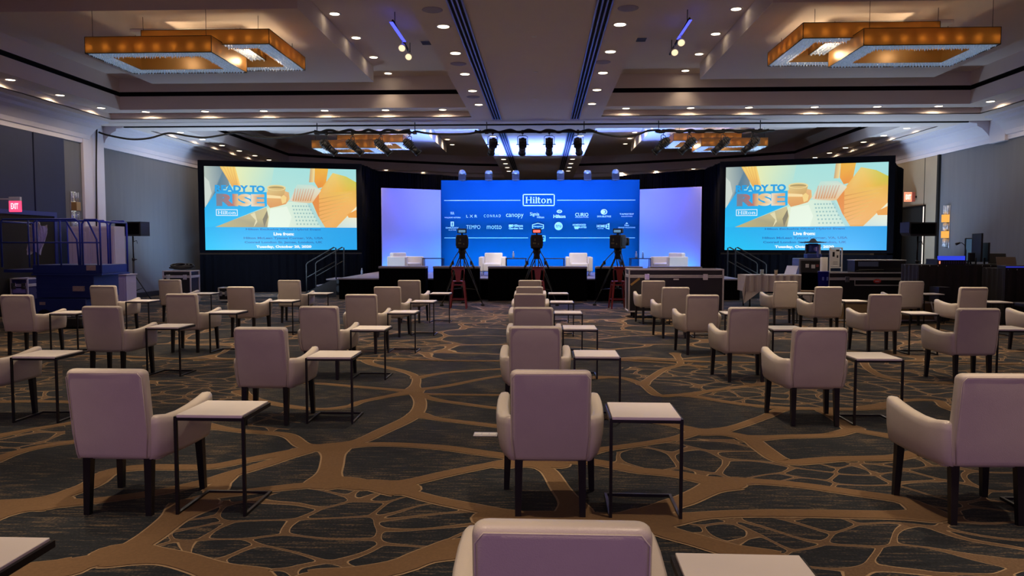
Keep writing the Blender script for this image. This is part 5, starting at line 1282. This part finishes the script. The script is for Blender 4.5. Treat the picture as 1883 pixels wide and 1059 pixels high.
# bin with paper roll
t = thing('recycling_bin', 'bright blue bin beside the long flight case', 'bin', (at(1517, 510, Y=18.4).x-.02, 18.45, 0)); zt_ = at(1517, 500, Y=18.4).z
m = MB(); m.lathe([(.10, 0), (.125, zt_), (.13, zt_), (.13, zt_+.015), (.11, zt_+.01), (.09, .02), (.001, .02)], n=20); m.build('body', mat('bright_blue_plastic', (.02, .02, .45), .4), t)
for x in (-.05, .05): m = MB(); m.box(x-.02, x+.02, -.132, -.112, zt_-.20, zt_-.12, .004); m.build('sticker', mat('pale_blue_sticker', (.15, .2, .6), .5), t)
t = thing('paper_roll', 'upright white roll of paper standing in the blue bin', 'roll', (at(1518, 490, Y=18.4).x-.02, 18.45, .03)); m = MB(); zq = at(1517, 473, Y=18.4).z-.03; m.cyl((0, 0, 0), (0, 0, zq), .085, n=24); m.build('roll', M_white, t); m = MB(); m.cyl((0, 0, zq), (0, 0, zq+.004), .025, n=12); m.build('core', M_black, t)
# white easel board
A, B = at(1526, 455, Y=21.0), at(1549, 455, Y=21.0); h = (B.x-A.x)/2
t = thing('easel_board', 'white framed board with dark lettering behind the long flight case', 'sign', ((A.x+B.x)/2, 21.0, 0), .12)
for x in (-h, h): m = MB(); m.box(x-.016, x+.016, -.016, .016, 0, A.z, .003); m.build('leg', M_white, t)
m = MB(); m.box(-h, h, -.012, .012, A.z-.03, A.z, .003); m.box(-h, h, -.012, .012, A.z-.56, A.z-.53, .003); m.build('crossbar', M_white, t)
m = MB(); m.box(-h+.02, h-.06, -.008, .008, A.z-.52, A.z-.04); bd = m.build('board', M_white, t)
m = MB(); m.box(-.10, -.04, -.011, -.0085, A.z-.25, A.z-.12); m.box(.02, .06, -.011, -.0085, A.z-.28, A.z-.21); m.box(-.08, .05, -.011, -.0085, A.z-.40, A.z-.39); m.box(-.08, .05, -.011, -.0085, A.z-.45, A.z-.44); m.box(.0, .09, -.011, -.0085, A.z-.10, A.z-.06); m.build('printed_marks', M_steel, bd)
# rack on the long case
A, B = at(1572, 478, Y=19.05), at(1666, 478, Y=19.05); h = (B.x-A.x)/2; zb_ = z2
t = thing('amplifier_rack', 'wide black equipment rack standing on the long flight case with red badge', 'rack', ((A.x+B.x)/2, 19.05, zb_+.003))
hz = A.z-zb_
m = MB(); m.box(-h, h, 0, .45, 0, hz-.02, .006); m.build('body', M_case, t)
m = MB(); m.box(-h-.01, h+.01, -.012, .46, hz-.02, hz, .003); m.build('metal_rim', M_alu, t)
m = MB(); m.box(-h+.08, -.05, -.012, 0, hz*.45, hz*.85, .003); m.build('lit_panel', mat('blue_grey_panel', (.12, .16, .26), .3), t)
m = MB(); m.box(.02, h-.05, -.012, 0, .02, hz*.35); m.build('drawer', M_black, t)
t = thing('cable_tray', 'heap of black cable lying on the long flight case', 'cable', (at(1625, 500, Y=18.85).x, 18.9, zb_+.002))
m = MB()
for k in range(4): m.tube([(-.35+.03*k+.2*math.cos(a*.55)*(1+.5*(k % 2)), .05+.05*math.sin(a*.55), .02+.012*k) for a in range(12)], .015, 5)
m.build('loops', M_rubber, t)
